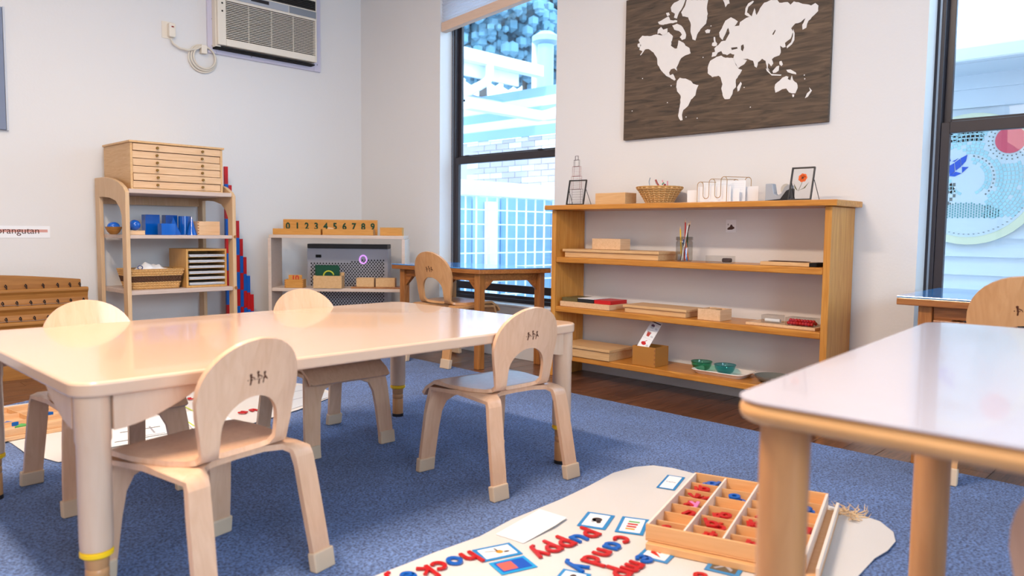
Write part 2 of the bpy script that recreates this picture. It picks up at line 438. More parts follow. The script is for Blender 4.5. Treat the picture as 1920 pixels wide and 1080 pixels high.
for nm_, box_ in (('front_fill_frame', ('y', Y0, -.75, 1.95, .62, 2.38)), ('side_fill_frame', ('x', X0, -.15, 2.15, .67, 2.33))):  # unseen frames added round the two fill lights, no openings behind them
    ax_, p_, a_, b_, z0_, z1_ = box_; m = MB()
    for (u0, u1, w0, w1) in ((a_, a_+.05, z0_, z1_), (b_-.05, b_, z0_, z1_), (a_+.05, b_-.05, z0_, z0_+.05), (a_+.05, b_-.05, z1_-.05, z1_), ((a_+b_)/2-.02, (a_+b_)/2+.02, z0_+.05, z1_-.05)):
        if ax_ == 'y': m.box(u0, u1, p_+.001, p_+.045, w0, w1)
        else: m.box(p_+.001, p_+.045, u0, u1, w0, w1)
    struct(m.build(nm_, M_frame))

# pleated blind hanging in window 1 (tilted)
pb = empty('pleated_blind', (XB+.05, 3.516, 2.45), 'white pleated blind with peach bottom rail, hanging crooked at the window top', 'blind')
bl, br = at(826, 62, x=XB+.02).z, at(985, 0, x=XB+.02).z
def bz(y): # bottom line
    return bl+(br-bl)*((4.03-y)/(4.03-3.22))
ya_, yb_ = 4.035, 2.996
def skew(mb):   # local coordinates
    mb.v = [(p[0]-XB-.05, p[1]-3.516, p[2]-2.45) for p in mb.v]; return mb
def slab(x0, x1, da, db):
    m = MB(); p = []
    for d in (da, db):
        for x in (x0, x1):
            for y in (yb_, ya_): p.append((x, y, min(bz(y)+d, 2.449)))
    return m.add(p, [(0, 1, 3, 2), (4, 6, 7, 5), (0, 4, 5, 1), (2, 3, 7, 6), (0, 2, 6, 4), (1, 5, 7, 3)])
skew(slab(XB+.004, XB+.05, 0, .062)).build('bottom_rail', M_peach, pb, bevel=.003)
for k in range(9):
    d = .064+k*.022
    m = MB(); pz = []
    for y in (yb_, ya_):
        for (x, dz) in ((XB+.02, 0), (XB+.008, .011), (XB+.02, .0215), (XB+.045, .0215), (XB+.045, 0)):
            pz.append((x, y, min(bz(y)+d+dz, 2.449)))
    m.add(pz, [(0, 1, 6, 5), (1, 2, 7, 6), (2, 3, 8, 7), (3, 4, 9, 8), (4, 0, 5, 9), (0, 4, 3, 2, 1), (5, 6, 7, 8, 9)])
    skew(m).build('pleat', M_blind, pb)

# ================================================================== OUTSIDE
M_ext = mat('exterior_white', (232, 236, 242), .7, .2, var=.03, vscale=3)
M_extb = mat('exterior_siding_blue', (150, 178, 205), .7, .2, var=.05, vscale=2)
M_shingle = mat('roof_shingle', (170, 180, 200), .9, .1, .4, 60, var=.12, vscale=12)
M_brickm = mat('pale_brick', (196, 180, 178), .8, .2, .2, 60, var=.12, vscale=5)
M_brickl = mat('white_brick', (232, 226, 222), .8, .2, .2, 60)
M_leaf = mat('haze_tinted_leaves', (104, 142, 160), .7, .3, .2, 30, var=.45, vscale=1.2)  # blue daylight haze mixed into the leaf colour
M_concr = mat('outside_concrete', (170, 172, 176), .9, .1, .2, 20, var=.1)
M_wire = mat('galvanised_wire', (236, 242, 250), .4, .4)
struct(MB().box(XB+TH+.001, 40, -12, 40, -.35, -.30).build('ground', M_concr))

# neighbouring house seen in window 1
nh = empty('neighbour_house', (8.0, 7.0, -.3), 'brick house with white gutters seen through the left window', 'house')
def loc(mb, e):
    e = e.location; mb.v = [(p[0]-e.x, p[1]-e.y, p[2]-e.z) for p in mb.v]; return mb
HX = 8.0
zt = at(950, 260, x=HX).z
loc(MB().box(HX+.06, HX+.2, 4.0, 12.0, -.3, zt), nh).build('wall', M_brickm, nh)
bh = .085; k = 0; z = 0.9
cnt = 0
while z < zt-.02:
    y = 5.2+(k % 2)*.13
    while y < 8.6 and cnt < 290:
        mm = M_brickl if random.random() < .3 else M_brickm
        loc(MB().box(HX+.045, HX+.0595, y+.004, y+.254, z+.004, min(z+bh-.004, zt)), nh).build('brick', mm, nh); y += .26; cnt += 1
    z += bh; k += 1
# lap siding band above the bricks, leaning outward as in the soffit
zs = zt
for k in range(5):
    z0_ = zs+k*.13
    m = MB().box(HX-.02, HX+.01, 4.0, 12.0, z0_, z0_+.14, rot=Matrix.Rotation(RAD(-8), 3, 'Y'))
    loc(m, nh).build('siding_board', M_extb if k % 2 == 0 else M_ext, nh)
# gutter and fascia running away along x
GY = 7.2
def gutter(p0, p1, h, dep, y):
    a, b = at(*p0, y=y), at(*p1, y=y)
    m = MB()
    for (dz0, dz1, w0, w1) in ((-h, -h*.35, .03, dep*.8), (-h*.35, 0, 0, dep)):
        pts = []
        for q in (a, b):
            for dy in (-w1, -w0+.05):
                for dz in (dz0, dz1): pts.append((q.x, y+dy, a.z+dz))
        m.add(pts, [(0, 1, 3, 2), (4, 6, 7, 5), (0, 4, 5, 1), (2, 3, 7, 6), (1, 5, 7, 3), (0, 2, 6, 4)])
    return m
a1 = at(845, 88, y=GY); b1 = at(1008, 130, y=GY)
loc(MB().box(a1.x-.6, b1.x, GY-.12, GY+.02, a1.z-.14, a1.z+.01), nh).build('gutter', M_ext, nh, bevel=.01)
loc(MB().box(a1.x-.6, b1.x-.35, GY+.02, GY+.06, a1.z-.30, a1.z-.02), nh).build('fascia', M_ext, nh)
loc(MB().add([(a1.x-.6, GY, a1.z), (b1.x, GY, a1.z), (b1.x, GY+2.4, a1.z+.5), (a1.x-.6, GY+2.4, a1.z+.5),
              (a1.x-.6, GY, a1.z-.05), (b1.x, GY, a1.z-.05), (b1.x, GY+2.4, a1.z+.45), (a1.x-.6, GY+2.4, a1.z+.45)],
             [(0, 1, 2, 3), (4, 7, 6, 5), (0, 4, 5, 1), (1, 5, 6, 2), (2, 6, 7, 3), (3, 7, 4, 0)]), nh).build('upper_roof', M_shingle, nh)
d0, d1, d2, d3 = at(918, 118, y=GY-.1), at(918, 140, y=GY-.1), at(908, 156, y=GY-.1), at(880, 172, y=GY-.1)
loc(MB().tube([d0, d1, (d1+d2)/2+V((.02, 0, -.01)), d2, d3, d3+V((-.3, 0, -.12))], .055, 10), nh).build('downspout', M_ext, nh, smooth=True)
GY2 = 6.5
a2 = at(870, 185, y=GY2); b2 = at(1006, 219, y=GY2)
loc(MB().box(a2.x, b2.x+.05, GY2-.1, GY2+.02, a2.z-.12, a2.z), nh).build('gutter', M_ext, nh, bevel=.01)
c2 = b2.x
loc(MB().box(c2-.02, c2+.10, GY2-3.5, GY2-.1, a2.z-.12, a2.z), nh).build('gutter', M_ext, nh, bevel=.01)
loc(MB().add([(a2.x, GY2-.02, a2.z), (c2, GY2-.02, a2.z), (c2, GY2+1.3, a2.z+.38), (a2.x, GY2+1.3, a2.z+.38),
              (a2.x, GY2-.02, a2.z-.04), (c2, GY2-.02, a2.z-.04), (c2, GY2+1.3, a2.z+.34), (a2.x, GY2+1.3, a2.z+.34)],
             [(0, 1, 2, 3), (4, 7, 6, 5), (0, 4, 5, 1), (1, 5, 6, 2), (2, 6, 7, 3), (3, 7, 4, 0)]), nh).build('lower_roof', M_shingle, nh)
loc(MB().add([(c2+.05, GY2-3.5, a2.z), (c2+.05, GY2, a2.z), (c2+2.2, GY2, a2.z+.75), (c2+2.2, GY2-3.5, a2.z+.75),
              (c2+.05, GY2-3.5, a2.z-.04), (c2+.05, GY2, a2.z-.04), (c2+2.2, GY2, a2.z+.71), (c2+2.2, GY2-3.5, a2.z+.71)],
             [(0, 1, 2, 3), (4, 7, 6, 5), (0, 4, 5, 1), (1, 5, 6, 2), (2, 6, 7, 3), (3, 7, 4, 0)]), nh).build('side_roof', M_shingle, nh)
# flue pipes
fp = at(1022, 168, x=9.2)
M_flue = mat('galvanised_flue', (150, 175, 205), .4, .5, metal=.3)
fh = at(1022, 70, x=9.2).z-fp.z
loc(MB().lathe([(.13, -.5), (.13, fh-.12), (.13, fh-.12)], 16, fp), nh).build('flue_pipe', M_flue, nh, smooth=True)
loc(MB().lathe([(.15, fh-.12), (.22, fh-.08), (.22, fh), (.10, fh+.08)], 16, fp), nh).build('flue_cap', M_flue, nh, smooth=True)
fq = at(1003, 185, x=9.2); fh2 = at(1003, 75, x=9.2).z-fq.z
loc(MB().lathe([(.06, -.4), (.06, fh2)], 12, fq), nh).build('vent_pipe', M_ext, nh, smooth=True)
# trees
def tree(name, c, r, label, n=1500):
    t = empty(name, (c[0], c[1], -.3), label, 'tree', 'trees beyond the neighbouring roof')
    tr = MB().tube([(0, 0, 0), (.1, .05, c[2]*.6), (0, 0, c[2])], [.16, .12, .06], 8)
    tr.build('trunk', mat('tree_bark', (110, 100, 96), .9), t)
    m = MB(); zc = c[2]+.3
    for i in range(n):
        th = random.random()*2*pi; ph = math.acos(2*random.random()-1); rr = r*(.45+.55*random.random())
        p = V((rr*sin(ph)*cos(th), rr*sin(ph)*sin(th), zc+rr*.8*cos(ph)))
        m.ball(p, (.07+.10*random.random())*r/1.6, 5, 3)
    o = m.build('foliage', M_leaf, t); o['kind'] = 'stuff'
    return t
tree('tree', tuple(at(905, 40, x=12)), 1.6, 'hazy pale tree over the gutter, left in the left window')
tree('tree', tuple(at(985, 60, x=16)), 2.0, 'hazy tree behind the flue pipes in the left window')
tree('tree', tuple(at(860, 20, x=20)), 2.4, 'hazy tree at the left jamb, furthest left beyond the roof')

# wire grid fence with white beam
FY = 5.0
fe = empty('wire_fence', (5.2, FY, -.3), 'white wire grid fence under a white beam outside the left window', 'fence')
bt, bb_ = at(864, 337, y=FY).z, at(864, 366, y=FY).z
loc(MB().box(4.0, 8.0, FY-.05, FY+.05, bb_, bt), fe).build('top_beam', M_ext, fe, bevel=.006)
x = 4.15
while x < 7.9:
    loc(MB().box(x-.006, x+.006, FY-.006, FY+.006, -.29, bb_), fe).build('wire', M_wire, fe); x += .13
z = bb_-.12
while z > -.25:
    loc(MB().box(4.0, 8.0, FY-.005, FY+.007, z-.006, z+.006), fe).build('wire', M_wire, fe); z -= .13
M_yard = mat('yard_shed_panel', (130, 165, 200), .7, .2, .1, 20, var=.3, vscale=2.5)
sh = empty('garden_shed', (6.6, 6.2, -.3), 'pale blue shed with white posts behind the wire fence', 'shed')
for k in range(9):
    loc(MB().box(4.2+k*.42, 4.2+k*.42+.40, 5.9, 5.95, -.3, bb_+.05), sh).build('panel', M_yard if k % 3 else M_extb, sh)
loc(MB().box(4.64, 4.68, 5.80, 5.89, -.3, bb_), sh).build('post', M_ext, sh)
loc(MB().box(5.62, 5.72, 5.80, 5.89, -.3, bb_), sh).build('post', M_ext, sh)

# siding wall outside window 2
SX = 4.6
sw = empty('siding_wall', (SX, .3, -.3), 'white lap siding wall outside the right window', 'wall')
loc(MB().box(SX+.05, SX+.15, -3.0, 2.6, -.3, 1.9), sw).build('wall_backing', M_ext, sw)
zz = at(1800, 515, x=SX).z; st = zz-at(1800, 545, x=SX).z; st = .098
z = zz-7*st
while z < 1.72:
    m = MB().add([(SX, -3, z), (SX, 2.6, z), (SX+.022, 2.6, z+st), (SX+.022, -3, z+st), (SX+.05, -3, z), (SX+.05, 2.6, z), (SX+.05, 2.6, z+st), (SX+.05, -3, z+st)],
                 [(0, 1, 2, 3), (4, 7, 6, 5), (0, 4, 5, 1), (3, 2, 6, 7), (0, 3, 7, 4), (1, 5, 6, 2)])
    loc(m, sw).build('siding_board', M_ext, sw); z += st
ez = at(1775, 128, x=SX-.25).z; ez2 = at(1775, 108, x=SX-.25).z
loc(MB().box(SX-.3, SX+.1, -3, 2.6, ez, ez2), sw).build('soffit', M_ext, sw)
loc(MB().box(SX-.36, SX-.3, -3, 2.6, ez, ez2+.02), sw).build('gutter', M_ext, sw, bevel=.01)
loc(MB().add([(SX-.34, -3, ez2+.02), (SX-.34, 2.6, ez2+.02), (SX+2.5, 2.6, ez2+1.3), (SX+2.5, -3, ez2+1.3),
              (SX-.34, -3, ez2), (SX-.34, 2.6, ez2), (SX+2.5, 2.6, ez2+1.25), (SX+2.5, -3, ez2+1.25)],
             [(0, 1, 2, 3), (4, 7, 6, 5), (0, 4, 5, 1), (1, 5, 6, 2), (2, 6, 7, 3), (3, 7, 4, 0)]), sw).build('roof', M_ext, sw)

# mosaic roundel
mc = at(1817, 336, x=SX-.02); MR = .345
mo = empty('mosaic_roundel', (SX-.004, mc.y, mc.z), 'round tile mosaic with blue bird and red sun on the siding', 'mosaic')
def mz(u, v, d): return V((-d, -u, v))     # u to the right as seen from the room
circ = [(cos(2*pi*i/48), sin(2*pi*i/48)) for i in range(48)]
MB().prism([(a*MR, b*MR) for a, b in circ], mz, .002, .012).build('rim', mat('cream_yellow_rim', (240, 238, 206), .6, var=.05), mo)
MB().prism([(a*(MR-.04), b*(MR-.04)) for a, b in circ], mz, .012, .0145).build('grout', mat('white_grout', (226, 232, 234), .7), mo)
M_aqua = mat('aqua_tile', (184, 226, 230), .25, var=.2, vscale=20); M_tealt = mat('teal_tile', (104, 168, 168), .25); M_bt = mat('blue_tile', (30, 84, 200), .2, var=.15, vscale=30)
M_rt = mat('coral_red_tile', (236, 92, 110), .3); M_gt = mat('grey_tile', (120, 120, 116), .3); M_wt = mat('white_tile', (236, 240, 240), .3)
def rel(px, py):
    p = at(px, py, x=SX-.02); return (-(p.y-mc.y), p.z-mc.z)
def inside(u, v, m=.045): return u*u+v*v < (MR-m)**2
sunc = rel(1895, 262); birdc = rel(1790, 309); cc = rel(1815, 335)
aq = MB(); whd = MB()
for ring in range(5, 18):                       # arcs of aqua tiles round the pale whirl
    R_ = ring*.017; n_ = int(2*pi*R_/.021)
    for i in range(n_):
        t = 2*pi*i/n_+ring*.3; u, v = cc[0]+R_*cos(t), cc[1]+R_*sin(t)
        if not inside(u, v) or math.hypot(u-sunc[0], v-sunc[1]) < .115: continue
        if math.hypot(u-birdc[0], v-birdc[1]) < .085 or v < (-.075 if u < .08 else -.20): continue
        tgt = aq if (ring > 7 and u > -.10) or (ring in (5, 6)) else whd
        if random.random() < .05: continue
        s_ = .0085 if tgt is aq else .004
        q = Matrix.Rotation(t, 2); P = [(-s_*.8, -s_), (s_*.8, -s_), (s_*.8, s_), (-s_*.8, s_)]
        tgt.prism([tuple(V((u, v))+q @ V(p)) for p in P], mz, .0145, .017)
for i in range(3):                              # short upper band
    for j in range(18):
        u = -.16+j*.021; v = .245-i*.02
        if inside(u, v) and math.hypot(u-sunc[0], v-sunc[1]) > .12:
            aq.prism([(u-.009, v-.007), (u+.009, v-.007), (u+.009, v+.007), (u-.009, v+.007)], mz, .0145, .017)
o = aq.build('aqua_tiles', M_aqua, mo); o['kind'] = 'stuff'
for i in range(26):
    for R_ in (.08, .098):
        t = 2*pi*i/26; u, v = sunc[0]+R_*cos(t), sunc[1]+R_*sin(t)
        if inside(u, v): whd.prism([(u-.003, v-.003), (u+.003, v-.003), (u+.003, v+.003), (u-.003, v+.003)], mz, .0145, .017)
for i in range(40):
    t = pi+pi*i/39; R_ = MR-.055; u, v = R_*cos(t), R_*sin(t)
    whd.prism([(u-.004, v-.0015), (u+.004, v-.0015), (u+.004, v+.0015), (u-.004, v+.0015)], mz, .0145, .017)
o = whd.build('pebble_tiles', M_gt, mo); o['kind'] = 'stuff'
hill = MB()
for i in range(34):
    for j in range(9):
        u = -.27+i*.0125; v = -.20+j*.0135+(i % 2)*.006
        c_ = rel(1800, 402)
        if ((u-c_[0])/.19)**2+((v-c_[1])/.062)**2 < 1 and inside(u, v): hill.prism([(u-.0026, v-.005), (u+.0026, v-.005), (u+.0026, v+.005), (u-.0026, v+.005)], mz, .0145, .017)
o = hill.build('teal_tiles', M_tealt, mo); o['kind'] = 'stuff'
sp = [(sunc[0]+.068*cos(2*pi*i/28), sunc[1]+.068*sin(2*pi*i/28)) for i in range(28)]
MB().prism(sp, mz, .0145, .019).build('sun_disc', M_rt, mo)
bird = [[(1766, 311), (1776, 309), (1779, 328), (1768, 327)], [(1778, 312), (1789, 306), (1790, 322), (1781, 329)], [(1790, 305), (1800, 298), (1802, 312), (1792, 320)],
        [(1801, 297), (1814, 290), (1811, 302), (1803, 311)], [(1779, 330), (1792, 322), (1803, 325), (1790, 331)], [(1804, 313), (1816, 313), (1804, 324)],
        [(1771, 298), (1780, 294), (1783, 302), (1774, 304)], [(1785, 303), (1797, 297), (1790, 303)]]
for pl in bird: MB().prism([rel(*p) for p in pl], mz, .0145, .018).build('bird_tile', M_bt, mo)
for i in range(4):
    for j in range(6):
        p = rel(1771+i*6, 346+j*7); u, v = p
        MB().prism([(u-.006, v-.008), (u+.006, v-.008), (u+.006, v+.008), (u-.006, v+.008)], mz, .0145, .017).build('trunk_tile', M_gt if (i+j) % 3 == 0 else M_wt, mo)

# ================================================================== RUG
rp = [(-.6, -.9), (2.80, -.9), (2.83, .76), (2.85, 2.4), (2.90, 3.3), (2.91, 3.78), (2.80, 3.95), (1.04, 4.0), (.79, 3.88), (-.6, 3.8)]
rug = plate([p for p in rp], [], lambda u, v, d: V((u, v, d)), .012, None)
tag(rug.build('rug', M_carpet, bevel=.005), 'large plain blue pile carpet under the tables', 'rug')
RZ = .0125

# ================================================================== CHAIRS
def profile(pts, radii, n=8):
    """polyline (y,z) with filleted corners -> list of (s, y, z, ny, nz)"""
    P = [V(p) for p in pts]; out = [P[0]]
    for i in range(1, len(P)-1):
        a = (P[i-1]-P[i]).normalized(); b = (P[i+1]-P[i]).normalized(); r = radii[i-1]
        ang = a.angle(b); d = r/math.tan(ang/2); p0 = P[i]+a*d; p1 = P[i]+b*d
        c = P[i]+(a+b).normalized()*(r/sin(ang/2)); v0 = p0-c; v1 = p1-c
        tot = v0.angle_signed(v1)
        for k in range(n+1):
            t = -tot*k/n; out.append(c+V((v0.x*cos(t)-v0.y*sin(t), v0.x*sin(t)+v0.y*cos(t))))
    out.append(P[-1]); s = [0]
    for i in range(1, len(out)): s.append(s[-1]+(out[i]-out[i-1]).length)
    return s, out
def sampler(pr):
    s, P = pr
    T = []
    for i in range(len(P)):
        t = P[min(i+1, len(P)-1)]-P[max(i-1, 0)]; T.append(t.normalized())
    def f(v):
        if v <= s[0]: return P[0]+T[0]*(v-s[0]), V((-T[0].y, T[0].x))
        if v >= s[-1]: return P[-1]+T[-1]*(v-s[-1]), V((-T[-1].y, T[-1].x))
        for i in range(len(s)-1):
            if v <= s[i+1]:
                k = (v-s[i])/max(1e-9, s[i+1]-s[i]); p = P[i].lerp(P[i+1], k); t = T[i].lerp(T[i+1], k).normalized(); return p, V((-t.y, t.x))
    return f, s[-1]

def make_chair(label, wood_m, emblem=True):
    t = empty('school_chair', (0, 0, 0), label, 'chair', None)
    # --- back + seat sheet, s runs from the top of the back to the front edge
    f1, L1 = sampler(profile([(-.170, .556), (-.118, .2962), (.150, .2962), (.187, .250)], [.042, .04]))
    sb = .275                                        # where the back ends and the seat begins
    def half(s):
        if s < .125: return .006+.126*max(0, 1-((.125-s)/.125)**2.4)**.55
        if s < .25: return .132-.020*(s-.125)/.125
        if s < .33: return .112+(.145-.112)*((s-.25)/.08)**1.5
        if s < .42: return .145+.017*(s-.33)/.09
        return .162
    ss = [0, .004, .01, .02, .032, .047, .063, .08, .10, .125, .16, .20, .25, .27, .29, .31, .33, .36, .42, .5, L1-.03, L1-.012, L1-.004]
    R_ = [(half(s), s) for s in ss]; o_ = [(half(0)*0+.0, 0)]
    out = R_+[(.15, L1), (-.15, L1)]+[(-a, b) for a, b in R_[::-1]]
    hole = []
    for i in range(17):
        a = pi*i/16; hole.append((.074*cos(a), .198-.070*sin(a)))
    hole += [(-.074, .24), (-.066, .262), (-.05, .272), (0, .276), (.05, .272), (.066, .262), (.074, .24)]
    def fn(u, v, d):
        p, n = f1(v); c = .9*u*u*max(0, min(1, (.27-v)/.1)) ; dip = .0*(1-min(1, (u/.15)**2))*max(0, min(1, (v-.34)/.06))*max(0, min(1, (L1-.05-v)/.06))
        return V((u, p.x+n.x*d+c*1.2, p.y+n.y*d+dip))
    g = plate(out, [hole], fn, .0115, (.018, .014), group=lambda u, v: 'backrest' if v < .262 else 'seat', cuts=[((-.108, .262), (-.074, .262)), ((.074, .262), (.108, .262))])
    for k, mb in g.items(): mb.build(k, wood_m, t, smooth=True)
    # --- leg sheet, s from the rear feet, under the seat, to the front feet
    f2, L2 = sampler(profile([(-.190, .0), (-.138, .2955), (.158, .2955), (.192, .0)], [.034, .036]))
    lw = .058
    sr = .275; sf = L2-.245
    O = [(.130, 0), (.180, 0), (.176, .10), (.170, .22), (.164, .29), (.163, L2/2), (.164, L2-.29), (.172, L2-.2), (.178, L2-.10), (.182, L2), (.126, L2),
         (.116, L2-.14), (.108, L2-.20), (.092, L2-.232), (.06, L2-.245), (0, L2-.250)]
    rear = [(0, .345), (.07, .34), (.104, .318), (.112, .29), (.116, .25), (.118, .20), (.124, .1)]
    pts = O+[(-a, b) for a, b in O[::-1][1:]]
    pts = pts+[(-a, b) for a, b in rear[::-1]]+rear[1:]
    def fn2(u, v, d):
        p, n = f2(v); q = p-n*d; return V((u, q.x, q.y))
    def grp(u, v):
        if v < .27: return ('leg', u > 0, 0)
        if v > L2-.225: return ('leg', u > 0, 1)
        return ('seat_frame', 0, 0)
    cuts = [((-.167, .27), (-.1145, .27)), ((.1145, .27), (.167, .27)), ((-.169, L2-.225), (-.099, L2-.225)), ((.099, L2-.225), (.169, L2-.225))]
    g = plate(pts, [], fn2, .0135, (.016, .014), group=grp, cuts=cuts)
    for k, mb in g.items():
        q = mb.build(k[0], wood_m, t, smooth=True)
        if k[0] == 'leg':
            sx = 1 if k[1] else -1; v0 = .0 if k[2] == 0 else L2-.0
            # rubber shoe
            m = MB(); P = []
            for vv in ((0, .046) if k[2] == 0 else (L2, L2-.046)):
                for (uu, dd) in ((.124, -.005), (.186, -.005), (.186, .0185), (.124, .0185)):
                    wv = fn2(sx*uu, vv, dd); P.append(wv)
            for i in range(4): P[i].z = 0
            m.add(P, [(0, 1, 2, 3), (4, 5, 6, 7), (0, 1, 5, 4), (1, 2, 6, 5), (2, 3, 7, 6), (3, 0, 4, 7)])
            m.build('shoe', M_foot, q, bevel=.004, seg=3)
    if emblem:
        m = MB()
        def em(pts_):   # strokes on the rear face
            for (a, b, r) in pts_:
                P = [(a+r*cos(2*pi*i/8), b+r*sin(2*pi*i/8)) for i in range(8)]
                vs_ = [fn(x_, y_, -.0004) for x_, y_ in P]+[fn(x_, y_, .001) for x_, y_ in P]
                vs2 = [fn(x_, y_, .0114) for x_, y_ in P]+[fn(x_, y_, .0120) for x_, y_ in P]
                m.add(vs_, [tuple(range(8)), tuple(range(8, 16))]+[(i, (i+1) % 8, 8+(i+1) % 8, 8+i) for i in range(8)])
        C = []
        def stroke(a, b, r=.0011):
            n = 9
            for i in range(n): C.append((a[0]+(b[0]-a[0])*i/(n-1), a[1]+(b[1]-a[1])*i/(n-1), r))
        y0 = .075
        for q, w_ in ((-.014, .004), (0, 0), (.014, .003)):
            C.append((q*1.3, y0+w_, .0034)); stroke((q*1.3, y0+w_+.003), (q*1.3+.002, y0+w_+.011), .002)
        stroke((-.024, y0+.015), (.022, y0+.015), .0014); stroke((-.018, y0+.007), (-.008, y0+.012), .0014); stroke((.002, y0+.006), (.012, y0+.011), .0014)
        stroke((.020, y0+.010), (.027, y0+.018), .0016); stroke((-.016, y0+.016), (-.017, y0+.025), .002); stroke((.005, y0+.016), (.005, y0+.025), .002); stroke((.018, y0+.013), (.017, y0+.025), .0016)
        em(C); m.build('burnt_emblem', M_brown, t)
    return t

CH = {}
proto = make_chair('pale plywood child chair at the near side of the long table, far right', M_chair)
def place(ch, x, y, rz, sc=1.0): ch.location = (x, y, RZ if x < 2.8 else .0); ch.rotation_euler.z = rz; ch.scale = (sc,)*3
place(proto, 1.705, 1.715, RAD(-3))
proto['label'] = 'pale plywood chair seen from behind, bluish sheen on seat, at the long table near bookshelf'
c = copy_tree(proto); place(c, .735, 1.650, RAD(13)); c['label'] = 'nearest pale plywood chair, seen from behind in front of the long table corner'
proto2 = make_chair('x', M_chair, emblem=False)
place(proto2, .770, 2.455, RAD(182)); proto2['label'] = 'chair facing the camera across the long table, left, below the wooden bead display'
c = copy_tree(proto2); place(c, 1.515, 2.45, RAD(179)); c['label'] = 'chair facing the camera across the long table, right, below the numbered board'
proto3 = make_chair('tan plywood chair tucked under the blue table by the left window', M_chairE)
place(proto3, 3.03, 3.46, RAD(-88), 1.19); proto3.location.z = RZ
c = copy_tree(proto3); place(c, 2.90, .50, RAD(-84), 1.20); c.location.z = RZ
c['label'] = 'tan plywood chair tucked under the blue table by the right window'
c = copy_tree(proto); c['label'] = 'blurred chair back cut off at the lower right corner of the picture'; place(c, 1.13, .048, RAD(-90))
CORNER_CHAIR = c

# ================================================================== LONG TABLE
TT = .495
tb = empty('long_table', (1.22, 2.11, RZ), 'long beige rectangular activity table with four chairs', 'table')
def L(mb, e=tb): return loc(mb, e)
tx0, tx1, ty0, ty1 = .447, 1.985, 1.607, 2.612
top = MB().prism(rrect(tx0, tx1, ty0, ty1, .052, 8), ZU, TT-.031, TT)
L(top).build('tabletop', M_table, tb, bevel=.006, seg=3, smooth=True)
LEGS = [(tx0+.045, ty0+.045, 1, 1), (tx1-.040, ty0+.045, -1, 1), (tx1-.040, ty1-.050, -1, -1), (tx0+.050, ty1-.050, 1, -1)]
for (lx, ly, sx, sy) in LEGS:
    zr = .135
    up = MB().lathe([(.0305, zr+.012), (.0318, zr+.03), (.0318, .365), (.0338, .372), (.0338, TT-.032)], 28, (lx, ly, 0))
    u = L(up).build('leg', M_tleg, tb, smooth=True)
    lo = MB().lathe([(.0225, RZ+.012), (.0225, .085), (.0205, .088), (.0225, .091), (.0225, .104), (.0205, .107), (.0225, .110), (.0235, zr+.012)], 24, (lx, ly, 0))
    L(lo).build('leg_insert', M_cyl, u, smooth=True)
    L(MB().lathe([(.027, zr-.004), (.0318, zr), (.0318, zr+.008), (.027, zr+.012)], 28, (lx, ly, 0))).build('yellow_ring', M_yellow, u, smooth=True)
    L(MB().lathe([(.0235, RZ), (.0235, RZ+.012)], 24, (lx, ly, 0))).build('foot', M_black, u, smooth=True)
    # curved brackets along both edges
    for ax in (0, 1):
        P = [(.03, 0), (.205, 0)]
        for i in range(9):
            t_ = 1-i/8; P.append((.03+.175*t_, -.010-.062*(1-t_**1.7)))
        if ax == 0: fn_ = lambda u_, v_, d: V((lx+sx*u_, ly-sy*.030+sy*d, TT-.032+v_))
        else: fn_ = lambda u_, v_, d: V((lx-sx*.030+sx*d, ly+sy*u_, TT-.032+v_))
        L(MB().prism(P, fn_, 0, .018)).build('bracket', M_tleg, tb, bevel=.002)
# steel rail under the top with clips
L(MB().box(.75, 1.75, ty1-.10, ty1-.07, TT-.05, TT-.0315)).build('under_rail', M_tleg, tb, bevel=.003)

# ================================================================== FRONT TABLE (out of focus, right)
FZ = .60
ft = empty('front_table', (2.0, .1, RZ), 'large blurred pale table at the right foreground on thick round legs', 'table')
c0 = at(1364, 746, z=FZ); c1 = at(1742, 603, z=FZ); c2_ = at(1940, 865, z=FZ)
A = V((c0.x, c0.y)); B = V((c1.x, c1.y)); c3 = at(1906, 839, z=FZ); D = A+(V((c3.x, c3.y))-A)*((A.y+.55)/(A.y-c3.y)); Cc = V((B.x+.10, -.55))
poly = []
def rc(P0, P1, P2, r, n=8):
    a = (P0-P1).normalized(); b = (P2-P1).normalized(); ang = a.angle(b); d = r/math.tan(ang/2)
    c_ = P1+(a+b).normalized()*(r/sin(ang/2)); s_ = P1+a*d-c_; e_ = P1+b*d-c_; tot = s_.angle_signed(e_)
    return [tuple(c_+V((s_.x*cos(-tot*k/n)-s_.y*sin(-tot*k/n), s_.x*sin(-tot*k/n)+s_.y*cos(-tot*k/n)))) for k in range(n+1)]
for P0, P1, P2, r in ((D, A, B, .05), (A, B, Cc, .05), (B, Cc, D, .05), (Cc, D, A, .05)): poly += rc(P0, P1, P2, r)
loc(MB().prism(poly, ZU, FZ-.0012, FZ+.0008), ft).build('tabletop', M_tfront, ft, smooth=True)
e = MB().prism(poly, ZU, FZ-.028, FZ-.0015)
loc(e, ft).build('edge_band', M_tedge, ft, bevel=.012, seg=4, smooth=True)
l1 = V((A.x+.085, A.y-.06)); g1 = (l1.x*.716+l1.y*.698)
d1_ = _f+(1483-960)/FPX*_r; d2_ = _f+(1766-960)/FPX*_r
l1 = V((d1_.x, d1_.y))*g1; l2 = V((d2_.x, d2_.y))*g1*1.47
lr = 95/2/FPX*g1*.97
for q in (l1, l2, V((l1.x, -.45)), V((l2.x, -.45))):
    loc(MB().lathe([(lr, RZ+.015), (lr, FZ-.029)], 32, (q.x, q.y, 0)), ft).build('leg', M_cyl, ft, smooth=True)
    loc(MB().lathe([(lr*.8, RZ), (lr, RZ+.014)], 24, (q.x, q.y, 0)), ft).build('foot', M_black, ft, smooth=True)

